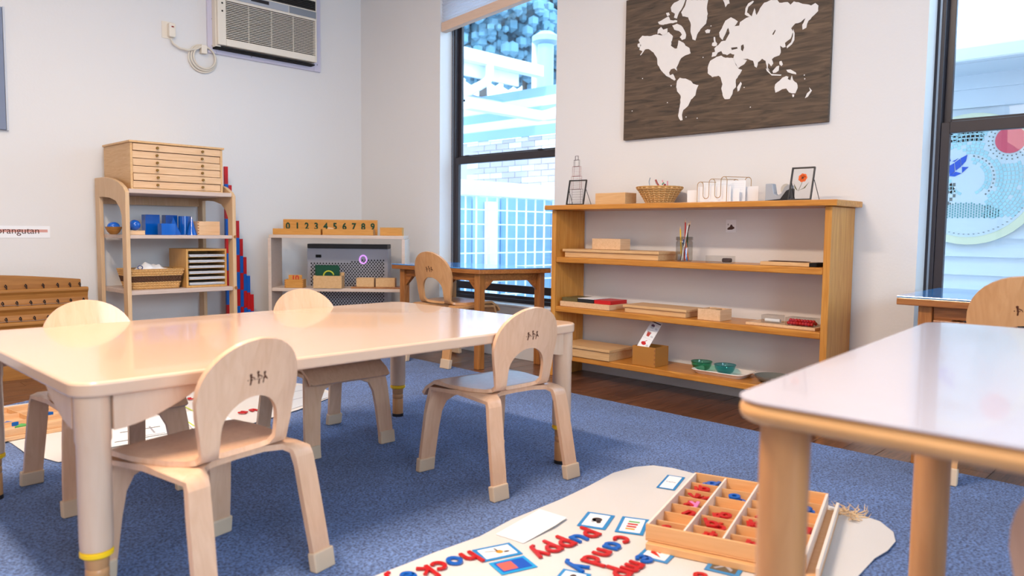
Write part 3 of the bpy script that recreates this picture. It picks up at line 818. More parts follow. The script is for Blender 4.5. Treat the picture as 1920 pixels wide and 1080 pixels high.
# ================================================================== BLUE TOPPED TABLES
def prism_table(name, poly, zt_, legs, label, base, z0, apron_in=.03, panels=()):
    t = empty(name, (*base, z0), label, 'table')
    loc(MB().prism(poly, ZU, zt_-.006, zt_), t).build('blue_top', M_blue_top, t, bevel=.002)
    loc(MB().prism(poly, ZU, zt_-.032, zt_-.0062), t).build('edge_band', M_dtable, t, bevel=.003)
    for (x, y) in legs:
        loc(MB().box(x-.022, x+.022, y-.022, y+.022, z0, zt_-.033), t).build('leg', M_dtablez, t, bevel=.003)
    for i in range(len(legs)):
        a = V(legs[i]); b = V(legs[(i+1) % len(legs)]); d = (b-a).normalized(); n = V((-d.y, d.x))
        p0 = a+d*.023; p1 = b-d*.023
        P = [p0+n*.009, p0-n*.009, p1-n*.009, p1+n*.009]
        loc(MB().prism([tuple(q) for q in P], ZU, zt_-.075, zt_-.034), t).build('apron', M_dtable, t, bevel=.002)
        for (s_, q) in ((1, p0), (-1, p1)):         # triangular corner braces
            Pt = [(0, 0), (.06, 0), (0, -.06)]
            loc(MB().prism(Pt, lambda u, v, dd: V((q.x+d.x*s_*u+n.x*dd, q.y+d.y*s_*u+n.y*dd, zt_-.075+v)), -.008, .008), t).build('corner_brace', M_dtable, t)
    return t
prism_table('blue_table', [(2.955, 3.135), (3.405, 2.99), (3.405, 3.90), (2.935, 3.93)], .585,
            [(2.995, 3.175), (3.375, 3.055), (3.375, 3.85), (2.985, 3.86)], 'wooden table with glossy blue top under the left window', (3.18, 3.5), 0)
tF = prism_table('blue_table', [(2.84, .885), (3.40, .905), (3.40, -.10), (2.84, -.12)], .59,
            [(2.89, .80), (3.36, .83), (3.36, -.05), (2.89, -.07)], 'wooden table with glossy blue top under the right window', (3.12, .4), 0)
o = MB()
o.box(2.868, 2.872, .56, .75, .30, .515)
loc(MB().box(2.872, 2.888, .53, .775, .36, .51), tF).build('side_panel', M_dtable, tF, bevel=.002)
loc(MB().box(2.868, 2.8718, .57, .735, .36, .47), tF).build('panel_inset', M_dtablez, tF, bevel=.002)
loc(MB().tube([(2.865, .69, .49), (2.8718, .69, .49)], .008, 12), tF).build('knob_hole', M_black, tF)

# ================================================================== BOOKSHELF (wall with the map)
XF = 3.16; XR = XB-.014
BZ = .943; yl, yr = 2.775, 1.247
bs = empty('bookshelf', (3.29, 2.01, 0), 'long open orange pine bookshelf against the wall below the map', 'bookshelf')
def B_(mb): return loc(mb, bs)
B_(MB().box(XF-.03, XR, yr-.03, yl+.03, BZ-.026, BZ)).build('top_board', M_pine, bs, bevel=.004)
for (a, b) in ((yl-.03, yl), (yr, yr+.03)):
    B_(MB().box(XF, XR, a, b, 0, BZ-.0265)).build('side_panel', M_pinez, bs, bevel=.003)
SH = []
for pl_, pr_ in (((1040, 485), (1545, 498)), ((1040, 575), (1540, 622)), ((1100, 672), (1391, 717))):
    SH.append((at(*pl_, x=XF).z+at(*pr_, x=XF).z)/2)
for z in SH:
    B_(MB().box(XF+.002, XR, yr+.0305, yl-.0305, z-.030, z)).build('shelf_board', M_pine, bs, bevel=.005, seg=3)
print('SH', SH)

def ybase(px, zs, xf): return at(px, 500, x=xf).y
def on_shelf(px, py, z): return at(px, py, z=z)

def lidded(name, x0, x1, y0, y1, z, h, lid, over, label, cat='box', m=M_beech, grp=None):
    t = empty(name, ((x0+x1)/2, (y0+y1)/2, z), label, cat, grp)
    loc(MB().box(x0, x1, y0, y1, z, z+h), t).build('box_body', m, t, bevel=.0015)
    loc(MB().box(x0-over, x1+over, y0-over, y1+over, z+h, z+h+lid), t).build('box_lid', m, t, bevel=.002)
    return t
E_ = .0006
z1, z2, z3 = SH
# shelf one (upper)
y0_ = at(1055, 480, x=XF+.03).y; y1_ = at(1236, 480, x=XF+.03).y
flat = lidded('flat_box', XF+.035, XF+.215, y1_+.01, y0_-.012, z1+E_, .030, .014, .010, 'wide flat wooden lidded box on the upper shelf under a small box')
yb0, yb1 = at(1110, 455, x=XF+.09).y, at(1163, 455, x=XF+.09).y
tag(MB().box(XF+.09, XF+.18, yb1+.0, yb0, z1+.0455, z1+.0455+.058).build('small_box', M_beechx, bevel=.002), 'small pale wooden box standing on the flat box, upper shelf', 'box')
# jar of pencils
jc = at(1283, 484, z=z1); jx, jy = XF+.09, at(1283, 470, x=XF+.09).y
jar = empty('pencil_jar', (jx, jy, z1+E_), 'glass jar holding pencils and pens on the upper shelf', 'jar')
pr_ = [(.001, .001), (.036, .001), (.041, .006), (.041, .092), (.037, .100), (.040, .104), (.040, .120)]
gj = MB().lathe(pr_+[(r-.0025, z) for r, z in pr_[::-1][:-1]], 24, caps=False).build('glass_body', M_clear, jar, smooth=True)
MB().lathe([(.0405, .104), (.0425, .107), (.0405, .110), (.0425, .114), (.0405, .118)], 24, caps=False).build('jar_rim', M_clear, jar, smooth=True)
pcs = [((-.018, .01), (-.035, .16), 'yellow', (236, 190, 30)), ((.004, .0), (.002, .195), 'red', (190, 40, 34)), ((-.01, -.01), (.028, .18), 'white', (225, 222, 215)),
       ((-.02, .0), (.038, .185), 'brown', (96, 62, 50)), ((.01, .012), (.012, .17), 'green', (40, 90, 60)), ((.018, 0), (-.012, .11), 'blue', (30, 110, 200)),
       ((.0, .015), (-.02, .10), 'black', (50, 48, 50)), ((-.008, .018), (.015, .09), 'silver', (200, 200, 200)), ((.022, .006), (-.002, .12), 'orange', (226, 120, 30))]
for i, (a, b, nm, colr) in enumerate(pcs):
    # a: bottom (-y offset, x offset); b: top (-y offset, z)
    p0 = V((jx+a[1]*.6, jy-a[0], z1+.005)); p1 = V((jx+a[1]*.9+.003*(i % 3-1), jy-b[0]*.85, z1+b[1]*1.08))
    t = empty('pencil', p0, f'{nm} pencil standing in the glass jar', 'pencil', 'pencils in the glass jar')
    m_ = mat('pencil_'+nm, colr, .4); d = p1-p0
    MB().tube([V((0, 0, 0)), d*.9], .0036, 6).build('shaft', m_, t)
    MB().tube([d*.9, d*.985], [.0036, .0009], 6).build('tip', M_beechx, t)
# little clear box with dark block
ya, yb = at(1323, 480, x=XF+.04).y, at(1367, 480, x=XF+.04).y
t = empty('clear_box', (XF+.07, (ya+yb)/2, z1+E_), 'small clear acrylic box with a dark block, upper shelf', 'box')
MB().box(-.03, .03, (yb-ya)/2, (ya-yb)/2, 0, .034).build('clear_case', M_clear, t)
k = empty('eraser', (XF+.07, yb+.026, z1+.004), 'dark round-ended block lying inside the small clear box', 'eraser')
MB().prism(rrect(-.018, .018, 0, .020, .008), lambda u, v, d: V((d, u, v)), -.015, .015).build('block', mat('dark_rubber', (70, 52, 50), .6), k)
# tray with beads, dark end
ya, yb = at(1427, 492, x=XF+.05).y, at(1519, 492, x=XF+.05).y; yc_ = at(1541, 492, x=XF+.05).y
t = empty('bead_tray', (XF+.09, (ya+yb)/2, z1+E_), 'long wooden tray of dark beads on the upper shelf, right end', 'tray')
MB().box(-.05, .05, (yb-ya)/2, (ya-yb)/2, 0, .016).build('tray_body', M_beech, t, bevel=.0015)
mb = MB()
for i in range(26):
    for j in range(4):
        mb.ball(((j-1.5)*.018, (yb-ya)/2+.03+i*.0045*1.0*(ya-yb)/.14*.9, .018), .0024, 6, 4)
o = mb.build('beads', M_wickd, t); o['kind'] = 'stuff'
MB().box(-.05, .05, (yb-ya)/2-.032, (yb-ya)/2-.0005, 0, .017).build('dark_end', M_dark, t, bevel=.001)
# card pinned on the wall
cp = at(1371, 424, x=XB)
t = empty('picture_card', (XB-.0005, cp.y, cp.z), 'little white card with a brown hat shape on the wall behind the bookshelf', 'card')
MB().box(-.0015, 0, -.027, .027, -.031, .031).build('card_sheet', M_paper, t)
MB().prism([(-.020, -.014), (-.016, -.018), (.006, -.017), (.019, -.011), (.017, -.004), (.010, -.002), (.004, .008), (-.002, .006), (-.006, -.003), (-.014, -.007)], lambda u, v, d: V((-d, -u, v)), .0015, .0022).build('hat_print', mat('hat_brown', (80, 56, 48), .7), t)
MB().box(-.0022, -.0015, .014, .017, .004, .012).build('tick_print', mat('hat_brown', (80, 56, 48), .7), t)

# middle shelf
ya, yb = at(1052, 570, x=XF+.03).y, at(1144, 580, x=XF+.03).y
t = empty('tile_tray', (XF+.12, (ya+yb)/2, z2+E_), 'wooden tray of coloured blocks on the middle shelf, left end', 'tray')
W_ = (ya-yb)/2
MB().box(-.10, .07, -W_, W_, 0, .028).build('tray_body', M_beechx, t, bevel=.002)
for i, (nm, m_, h_) in enumerate((('black', mat('olive_block', (96, 84, 48), .5), .020), ('white', mat('black_white_block', (34, 34, 38), .5), .020), ('red', M_red, .020))):
    w3 = 2*W_/3-.004; y_ = yb+(2-i)*(2*W_/3)+.002
    lb = ('olive brown block at the left of the coloured block tray', 'black block with white top in the middle of the coloured block tray', 'red block at the right of the coloured block tray')[i]
    blk = empty('colour_block', (XF+.12, y_+w3/2, z2+.029), lb, 'block')
    MB().box(-.085, .06, -w3/2, w3/2, 0, h_).build('block_body', m_, blk, bevel=.001)
    if i == 1: MB().box(-.085, .06, -w3/2, w3/2, h_+.0002, h_+.002).build('white_face', M_paper, blk)
ya, yb = at(1168, 575, x=XF+.03).y, at(1286, 588, x=XF+.03).y
lidded('flat_box', XF+.035, XF+.20, yb+.005, ya-.008, z2+E_, .026, .013, .008, 'wide flat wooden lidded box in the middle of the middle shelf')
ya, yb = at(1311, 590, x=XF+.05).y, at(1353, 595, x=XF+.05).y
t = empty('open_box', (XF+.09, (ya+yb)/2, z2+E_), 'open-topped pale wooden box on the middle shelf beside the flat box', 'box')
w_ = (ya-yb)/2; mb = MB()
mb.box(-.055, -.049, -w_, w_, 0, .052).box(.049, .055, -w_, w_, 0, .052).box(-.049, .049, -w_, -w_+.006, 0, .052).box(-.049, .049, w_-.006, w_, 0, .052).box(-.049, .049, -w_+.006, w_-.006, 0, .005)
mb.build('box_body', M_beechx, t, bevel=.001)
tag(MB().box(XF+.06, XF+.12, (ya+yb)/2-.022, (ya+yb)/2+.022, z2+.006, z2+.052).build('card_stack', M_beech), 'stack of tan cards inside the open pale box', 'cards')
ya, yb = at(1400, 600, x=XF+.04).y, at(1530, 615, x=XF+.04).y
cb = tag(MB().box(XF+.03, XF+.19, yb, ya, z2+E_, z2+.012).build('counting_board', M_beechx, bevel=.001), 'thin wooden board with clear boxes on the middle shelf, right end', 'board')
for i in range(6):
    MB().box(XF+.05, XF+.18, yb+.02+i*.022, yb+.022+i*.022, z2+.0122, z2+.0128).build('board_line', M_brown, cb)
def clearbox(pxa, pxb, xo, dep, h, label):
    ya, yb = at(pxa, 600, x=XF+xo).y, at(pxb, 600, x=XF+xo).y
    t = empty('clear_box', (XF+xo+dep/2, (ya+yb)/2, z2+.0132), label, 'box')
    MB().box(-dep/2, dep/2, -(ya-yb)/2, (ya-yb)/2, 0, h).build('clear_case', M_clear, t)
    return t, (ya-yb)/2
t, w_ = clearbox(1427, 1460, '' if 0 else .06, .06, .034, 'clear box with a white roll on the counting board')
tag(MB().tube([(t.location.x, t.location.y-w_+.006, t.location.z+.009), (t.location.x, t.location.y+w_-.006, t.location.z+.009)], .008, 12).build('paper_roll', M_paper, smooth=True), 'small white roll inside the left clear box', 'roll')
t, w_ = clearbox(1472, 1524, .05, .075, .033, 'clear box of red beads on the counting board')
for j in range(3):
    for i in range(9):
        y_ = -w_+.010+i*(2*w_-.02)/8
        tag(MB().ball((t.location.x-.022+j*.02, t.location.y+y_, t.location.z+.0088+(.010 if j == 1 else 0)), .0080, 10, 7).build('bead', M_red, smooth=True), 'red bead inside the clear box on the middle shelf', 'bead', 'red beads in the clear box')
# bottom shelf
ya, yb = at(1055, 660, x=XF+.02).y, at(1147, 680, x=XF+.02).y
lidded('flat_box', XF-.005, XF+.20, yb, ya+.02, z3+E_, .046, .014, .008, 'deep flat wooden lidded box on the bottom shelf, left end')
ya, yb = at(1186, 685, x=XF+.03).y, at(1229, 690, x=XF+.03).y
t = empty('card_box', (XF+.085, (ya+yb)/2, z3+E_), 'open honey-brown wooden card box on the bottom shelf', 'box')
w_ = (ya-yb)/2; mb = MB(); hh = .098
mb.box(-.06, -.053, -w_, w_, 0, hh).box(.053, .06, -w_, w_, 0, hh).box(-.053, .053, -w_, -w_+.007, 0, hh).box(-.053, .053, w_-.007, w_, 0, hh).box(-.053, .053, -w_+.007, w_-.007, 0, .006)
mb.build('box_body', mat('card_box_wood', (178, 120, 52), .5, var=.06), t, bevel=.0015)
for i in range(4):
    for xx in (-.0605,): MB().box(-.0608, -.060, -w_, -w_+.007, .012+i*.022, .023+i*.022).build('finger_joint', M_dtable, t)
# picture strip rising from it
s0 = V((XF+.03, (ya+yb)/2+.016, z3+hh-.012)); 
st_ = empty('picture_strip', s0, 'white strip of small food pictures standing in the card box', 'card')
sv = V((.085, -.05, .16)).normalized(); su = V((0, -1, 0)); su = (su-sv*su.dot(sv)).normalized(); snn = su.cross(sv)
def sm(u, v, d): return su*u+sv*v-snn*d*-1
MB().prism([(-.034, 0), (.034, 0), (.034, .160), (-.034, .160)], sm, -.0006, .0006).build('strip_sheet', M_paper, st_)
def disc(u, v, r, n=12): return [(u+r*cos(2*pi*i/n), v+r*sin(2*pi*i/n)) for i in range(n)]
sgn = 1 if snn.dot(CP-s0) > 0 else -1
def pr2(poly, m_, nm):
    MB().prism([(a*1.4, b*.86) for a, b in poly], lambda u, v, d: su*u+sv*v+snn*sgn*d, .0007, .0012).build(nm, m_, st_)
pr2(disc(-.005, .035, .011), M_red, 'cherry_print'); pr2([(-.006, .045), (-.003, .045), (.004, .058), (.002, .059)], M_red, 'stem_print')
pr2([(-.014, .105), (.002, .105), (.000, .082), (-.011, .082)], mat('juice_red', (190, 70, 60), .6), 'cup_print')
pr2([(-.015, .110), (.003, .110), (.003, .106), (-.015, .106)], M_darkred, 'lid_print')
pr2([(-.016, .148), (.002, .148), (-.001, .134), (-.013, .134)], M_papg, 'bowl_print'); pr2(disc(-.007, .153, .008), mat('berry_purple', (90, 60, 90), .6), 'berry_print')
pr2([(-.021, .172), (.022, .172), (.022, .178), (-.021, .178)], mat('ink_dark', (50, 46, 60), .6), 'heading_print')
for q in (.068, .122): pr2([(-.023, q), (.023, q), (.023, q+.0012), (-.023, q+.0012)], M_papg, 'rule_print')
for q in (.03, .088, .140): pr2(disc(.013, q, .006), M_papg, 'dot_print')
# white tray and bowls
tc_ = at(1342, 702, z=z3+.01)
tr = empty('serving_tray', (XF+.115, tc_.y+.0, z3+E_), 'white serving tray with two glass bowls on the bottom shelf', 'tray')
TW, TD = .135, .085
mb = MB(); ring = []
def rr(a, b, r): return rrect(-b, b, -a, a, r, 4)
lev = [(TW-.022, TD-.022, .022, .0), (TW-.008, TD-.008, .03, .016), (TW, TD, .034, .020), (TW-.002, TD-.002, .033, .0225), (TW-.012, TD-.012, .028, .018), (TW-.026, TD-.026, .02, .004)]
vs = []; n_ = None
for a, b, r, z in lev:
    P = rr(a, b, r); n_ = len(P); vs += [(p[0], p[1], z) for p in P]
fs = [tuple(range(n_))[::-1], tuple((len(lev)-1)*n_+i for i in range(n_))]
for i in range(len(lev)-1):
    for j in range(n_): fs.append((i*n_+j, i*n_+(j+1) % n_, (i+1)*n_+(j+1) % n_, (i+1)*n_+j))
mb.add(vs, fs).build('tray_body', mat('cream_melamine', (238, 228, 220), .35), tr, smooth=True)
for (px, g, lb) in ((1315, M_greenglass, 'green glass bowl on the white tray, left'), (1359, M_tealglass, 'teal glass bowl on the white tray, right')):
    p = at(px, 700, x=XF+.115)
    bo = empty('glass_bowl', (XF+.115, p.y, z3+.0055), lb, 'bowl')
    pf = [(.001, .0005), (.024, .0005), (.038, .010), (.047, .027), (.050, .042), (.051, .045)]
    MB().lathe(pf+[(r-.003, z+.0015) for r, z in pf[::-1][1:]], 24, caps=False).build('bowl_wall', g, bo, smooth=True)
    MB().tube([(.0505*cos(2*pi*i/24), .0505*sin(2*pi*i/24), .044) for i in range(24)], .0018, 6, closed=True).build('bowl_rim', g, bo, smooth=True)
# glass dish at the far right of the bottom shelf
p = at(1437, 709, x=XF+.12)
t = empty('grey_basket', (XF+.12, p.y-.03, z3+E_), 'low grey dish on the bottom shelf, mostly behind the front table', 'dish')
pf = [(.001, .001), (.05, .001), (.075, .018), (.08, .03)]
MB().lathe(pf+[(r-.004, z+.002) for r, z in pf[::-1][1:]], 24, caps=False).build('dish_wall', mat('grey_ceramic', (120, 122, 118), .4), t, smooth=True)

# ---- things on top of the bookshelf
BT = BZ+E_
# copper stacked wire tower of photo frames
p = at(1078, 380, x=XF+.13)
t = empty('wire_tower', (XF+.14, p.y, BT), 'tall narrow copper wire tower of stacked boxes at the bookshelf top left corner', 'ornament')
zc = 0
for i, (w_, h_) in enumerate(((.044, .006), (.039, .085), (.031, .071), (.025, .053), (.017, .035), (.010, .021))):
    mb = MB(); dd = w_*.25; m_ = M_copper if i in (2, 3) else mat('dark_wire', (70, 46, 48), .4, metal=.3)
    r_ = .0009
    for xx in (-dd, dd):
        for y_ in (-w_, w_): mb.tube([(xx, y_, zc), (xx, y_, zc+h_)], r_, 5)
    for zz_ in (zc, zc+h_):
        q = [(-dd, -w_, zz_), (dd, -w_, zz_), (dd, w_, zz_), (-dd, w_, zz_)]; mb.tube(q, r_, 5, closed=True)
    if i in (1, 2, 3):
        for j in range(1, 6): mb.tube([(dd, -w_, zc+h_*j/6), (dd, w_, zc+h_*j/6)], .0005, 4)
    mb.build('wire_tier', m_, t); zc += h_+.0008
for nm_, px, xo, label, w_, h_, flower in (('photo_frame', 1083, .05, 'small empty black metal frame on the bookshelf, left', .054, .138, False), ('photo_frame', 1503, .05, 'black metal frame holding a pressed orange flower on the bookshelf', .050, .145, True)):
    p = at(px, 380, x=XF+xo)
    t = empty(nm_, (XF+xo-.02, p.y, BT), label, 'frame', rz=RAD(0 if flower else 9))
    ang = RAD(14); ca, sa = cos(ang), sin(ang)
    up = V((sa, 0, ca)); rt_ = V((.0, -1, 0)); nn = V((-ca, 0, sa))
    F = lambda u, v, d: rt_*u+up*v+nn*d
    q = .0045
    for pl_ in ([(-w_, 0), (w_, 0), (w_, q), (-w_, q)], [(-w_, h_-q), (w_, h_-q), (w_, h_), (-w_, h_)], [(-w_, q), (-w_+q, q), (-w_+q, h_-q), (-w_, h_-q)], [(w_-q, q), (w_, q), (w_, h_-q), (w_-q, h_-q)]):
        MB().prism(pl_, F, 0, .010).build('frame_bar', M_black, t)
    MB().prism([(-w_+q, q), (w_-q, q), (w_-q, h_-q), (-w_+q, h_-q)], F, .004, .006).build('frame_glass', M_wglass, t)
    for s_ in (-1, 1):
        MB().tube([rt_*(s_*w_)+up*(h_*.62), V((sa*h_*.62+.052, -s_*(w_+.004), .002))], .0016, 6).build('easel_leg', M_black, t)
    if flower:
        mo_ = mat('flower_orange', (226, 96, 30), .6); gl = mat('dried_leaf', (96, 92, 60), .7)
        for i in range(7):
            a = 2*pi*i/7; MB().prism(disc(.002+.011*cos(a), .098+.011*sin(a), .009, 8), F, .0062, .0068).build('petal', mo_, t)
        MB().prism(disc(.002, .098, .005, 8), F, .0068, .0074).build('flower_centre', M_brown, t)
        MB().prism([(.001, .078), (.003, .078), (-.008, .04), (-.010, .04)], F, .0062, .0066).build('stem', gl, t)
        for pl_ in ([(-.012, .04), (-.018, .05), (-.034, .075), (-.026, .052)], [(-.006, .043), (.012, .053), (.032, .078), (.018, .052)]):
            MB().prism(pl_, F, .0062, .0068).build('leaf', gl, t)
# wooden box
ya, yb = at(1116, 375, x=XF+.06).y, at(1172, 375, x=XF+.06).y
tag(MB().box(XF+.06, XF+.16, yb, ya, BT, BT+at(1140, 362, x=XF+.06).z-at(1140, 384, x=XF+.06).z).build('lidded_box', M_beech, bevel=.002), 'plain tan wooden box on top of the bookshelf beside the small frame', 'box')

def wicker(name, loc_, prof, n, label, cat='basket', m=M_wick):
    """woven basket: rows of rope strands following a profile of (rx, ry, z) plus upright stakes"""
    t = empty(name, loc_, label, cat)
    for i, (rx, ry, z, r) in enumerate(prof):
        P = []
        for j in range(n):
            a = 2*pi*j/n; wv = (.0030 if (j+i) % 2 else -.0030)
            ex = 2.0
            P.append(((rx+wv)*math.copysign(abs(cos(a))**(2/ex), cos(a)), (ry+wv)*math.copysign(abs(sin(a))**(2/ex), sin(a)), z))
        MB().tube(P, r, 5, closed=True).build('woven_strand', m if i % 2 else M_wick2, t, smooth=True)
    return t
p = at(1234, 378, x=XF+.12)
prof = [(.066+.040*(k/12)**1.1, .066+.040*(k/12)**1.1, .004+k*.0056, .0026) for k in range(13)]
prof += [(.110, .110, .077, .0048), (.112, .112, .083, .0048)]
bk = wicker('wicker_basket', (XF+.13, p.y, BT), prof, 44, 'round straw wicker basket of pliers and scissors on the bookshelf')
mb = MB()
for j in range(22):
    a = 2*pi*j/22; mb.tube([(.066*cos(a), .066*sin(a), .002), (.108*cos(a), .108*sin(a), .078)], .0018, 4)
o = mb.build('stakes', M_wick, bk)
MB().lathe([(.001, .001), (.062, .001), (.103, .076), (.100, .076), (.060, .005), (.001, .005)], 24).build('basket_lining', M_wickd, bk, smooth=True)
bx, by = XF+.13, p.y
tl = empty('pliers', (bx, by-.01, BT+.038), 'red handled pliers sticking out of the wicker basket', 'pliers')
MB().tube([(0, .035, .085), (0, .026, .068), (0, .012, .050), (0, 0, .038)], .005, 8).build('handle', M_darkred, tl, smooth=True)
MB().tube([(0, -.024, .062), (0, -.016, .050), (0, -.004, .040)], .0045, 8).build('handle', M_darkred, tl, smooth=True)
MB().tube([(0, 0, .038), (0, .004, .010)], .005, 8).build('jaw', M_steel, tl)
tl = empty('tongs', (bx, by+.05, BT+.036), 'grey curved tongs sticking out of the wicker basket', 'tongs')
MB().tube([(0, .008, .100), (0, .014, .080), (0, .010, .060), (0, -.004, .048), (0, -.03, .044), (0, -.05, .03)], .0026, 8).build('tong_arm', M_steel, tl, smooth=True)
tl = empty('scissors', (bx+.02, by-.02, BT+.038), 'pink and green scissors handles sticking out of the wicker basket', 'scissors')
MB().tube([(0, .018, .084), (0, .010, .062), (0, .0, .045), (0, 0, .01)], .0035, 8).build('handle', mat('pale_pink_plastic', (224, 150, 160), .4), tl, smooth=True)
MB().tube([(0, .018, .062), (0, .008, .070)], .004, 8).build('grip', mat('green_plastic', (60, 150, 110), .4), tl)
tl = empty('marker', (bx-.01, by-.055, BT+.036), 'thin pink marker sticking up from the wicker basket', 'marker')
MB().tube([(0, 0, .0), (0, .003, .078)], .0034, 8).build('barrel', mat('pale_pink_plastic', (224, 150, 160), .4), tl)

# letter holder of gold wire + papers
ya, yb = at(1306, 375, x=XF+.05).y, at(1361, 375, x=XF+.05).y
lh = empty('letter_holder', (XF+.06, (ya+yb)/2, BT), 'gold wire letter holder full of white paper on the bookshelf', 'letter holder')
hh = .105
wv = (ya-yb)/2
q = 2*wv/5; ysq = [wv-q*i for i in range(6)]; tops = {}
for k, (xo, sh_) in enumerate(((-.005, 0), (.092, -.070))):
    def arch(y0, y1, zb, up_):
        c_ = (y0+y1)/2+sh_; r_ = abs(y0-y1)/2; return [(xo, c_+r_*cos(pi*i/8), zb+(r_ if up_ else -r_)*sin(pi*i/8)) for i in range(9)]
    P = [(xo, wv+sh_, 0)]+arch(ysq[0], ysq[1], .082, True)+arch(ysq[1], ysq[2], .034, False)+arch(ysq[2], ysq[3], .094, True)+arch(ysq[3], ysq[4], .036, False)+arch(ysq[4], ysq[5], .102, True)+[(xo, -wv+sh_, 0)]
    MB().tube(P, .0017, 6).build('wire_wave', M_gold, lh, smooth=True)
    tops[k] = [P[5], P[23], P[41], P[0], P[-1]]
for a_, b_ in zip(tops[0], tops[1]): MB().tube([a_, b_], .0014, 6).build('ridge_wire', M_gold, lh)
for i, (dx, y0o, y1o, h_, lb) in enumerate(((.012, .01, -.012, .072, 'front white sheet in the gold letter holder'), (.030, .075, -.045, .058, 'wide white sheet reaching left behind the gold letter holder'), (.058, .005, -.060, .098, 'tall white gridded sheet behind the front papers in the letter holder'), (.078, -.02, -.115, .070, 'white sheet reaching right behind the gold letter holder'))):
    s_ = tag(MB().box(XF+.06+dx, XF+.06+dx+.002, yb+y1o, ya+y0o, BT+.004, BT+.004+h_).build('paper_sheet', M_paper), lb, 'paper')
    if i == 2:
        for j in range(4):
            MB().box(XF+.0595+dx, XF+.0599+dx, yb-.055, ya, BT+.06+j*.009, BT+.0605+j*.009).build('grid_line', M_papg, s_)
# tape dispenser
ya, yb = at(1432, 370, x=XF+.05).y, at(1480, 370, x=XF+.05).y
td = empty('tape_dispenser', (XF+.08, (ya+yb)/2, BT), 'grey and black tape dispenser on the bookshelf beside the flower frame', 'tape dispenser')
w_ = (ya-yb)/2
sidep = [(-w_, 0), (w_, 0), (w_, .068), (w_*.72, .072), (w_*.5, .060), (w_*.25, .034), (-.05*w_, .024), (-w_*.3, .034), (-w_*.45, .078), (-w_, .078)]
MB().prism(sidep, lambda u, v, d: V((d, -u, v)), -.018, .018).build('grey_body', M_acg, td, bevel=.003)
MB().prism([(-w_-.001, -.0), (w_+.001, 0), (w_+.001, .055), (w_*.65, .045), (w_*.2, .010), (-w_-.001, .004)], lambda u, v, d: V((d, -u, v)), -.0205, .0205).build('black_base', M_black, td, bevel=.002)
MB().prism(disc(w_*.55, .052, .024, 20), lambda u, v, d: V((d, -u, v)), -.009, .009).build('tape_roll', mat('tape_clear', (196, 192, 184), .3), td)

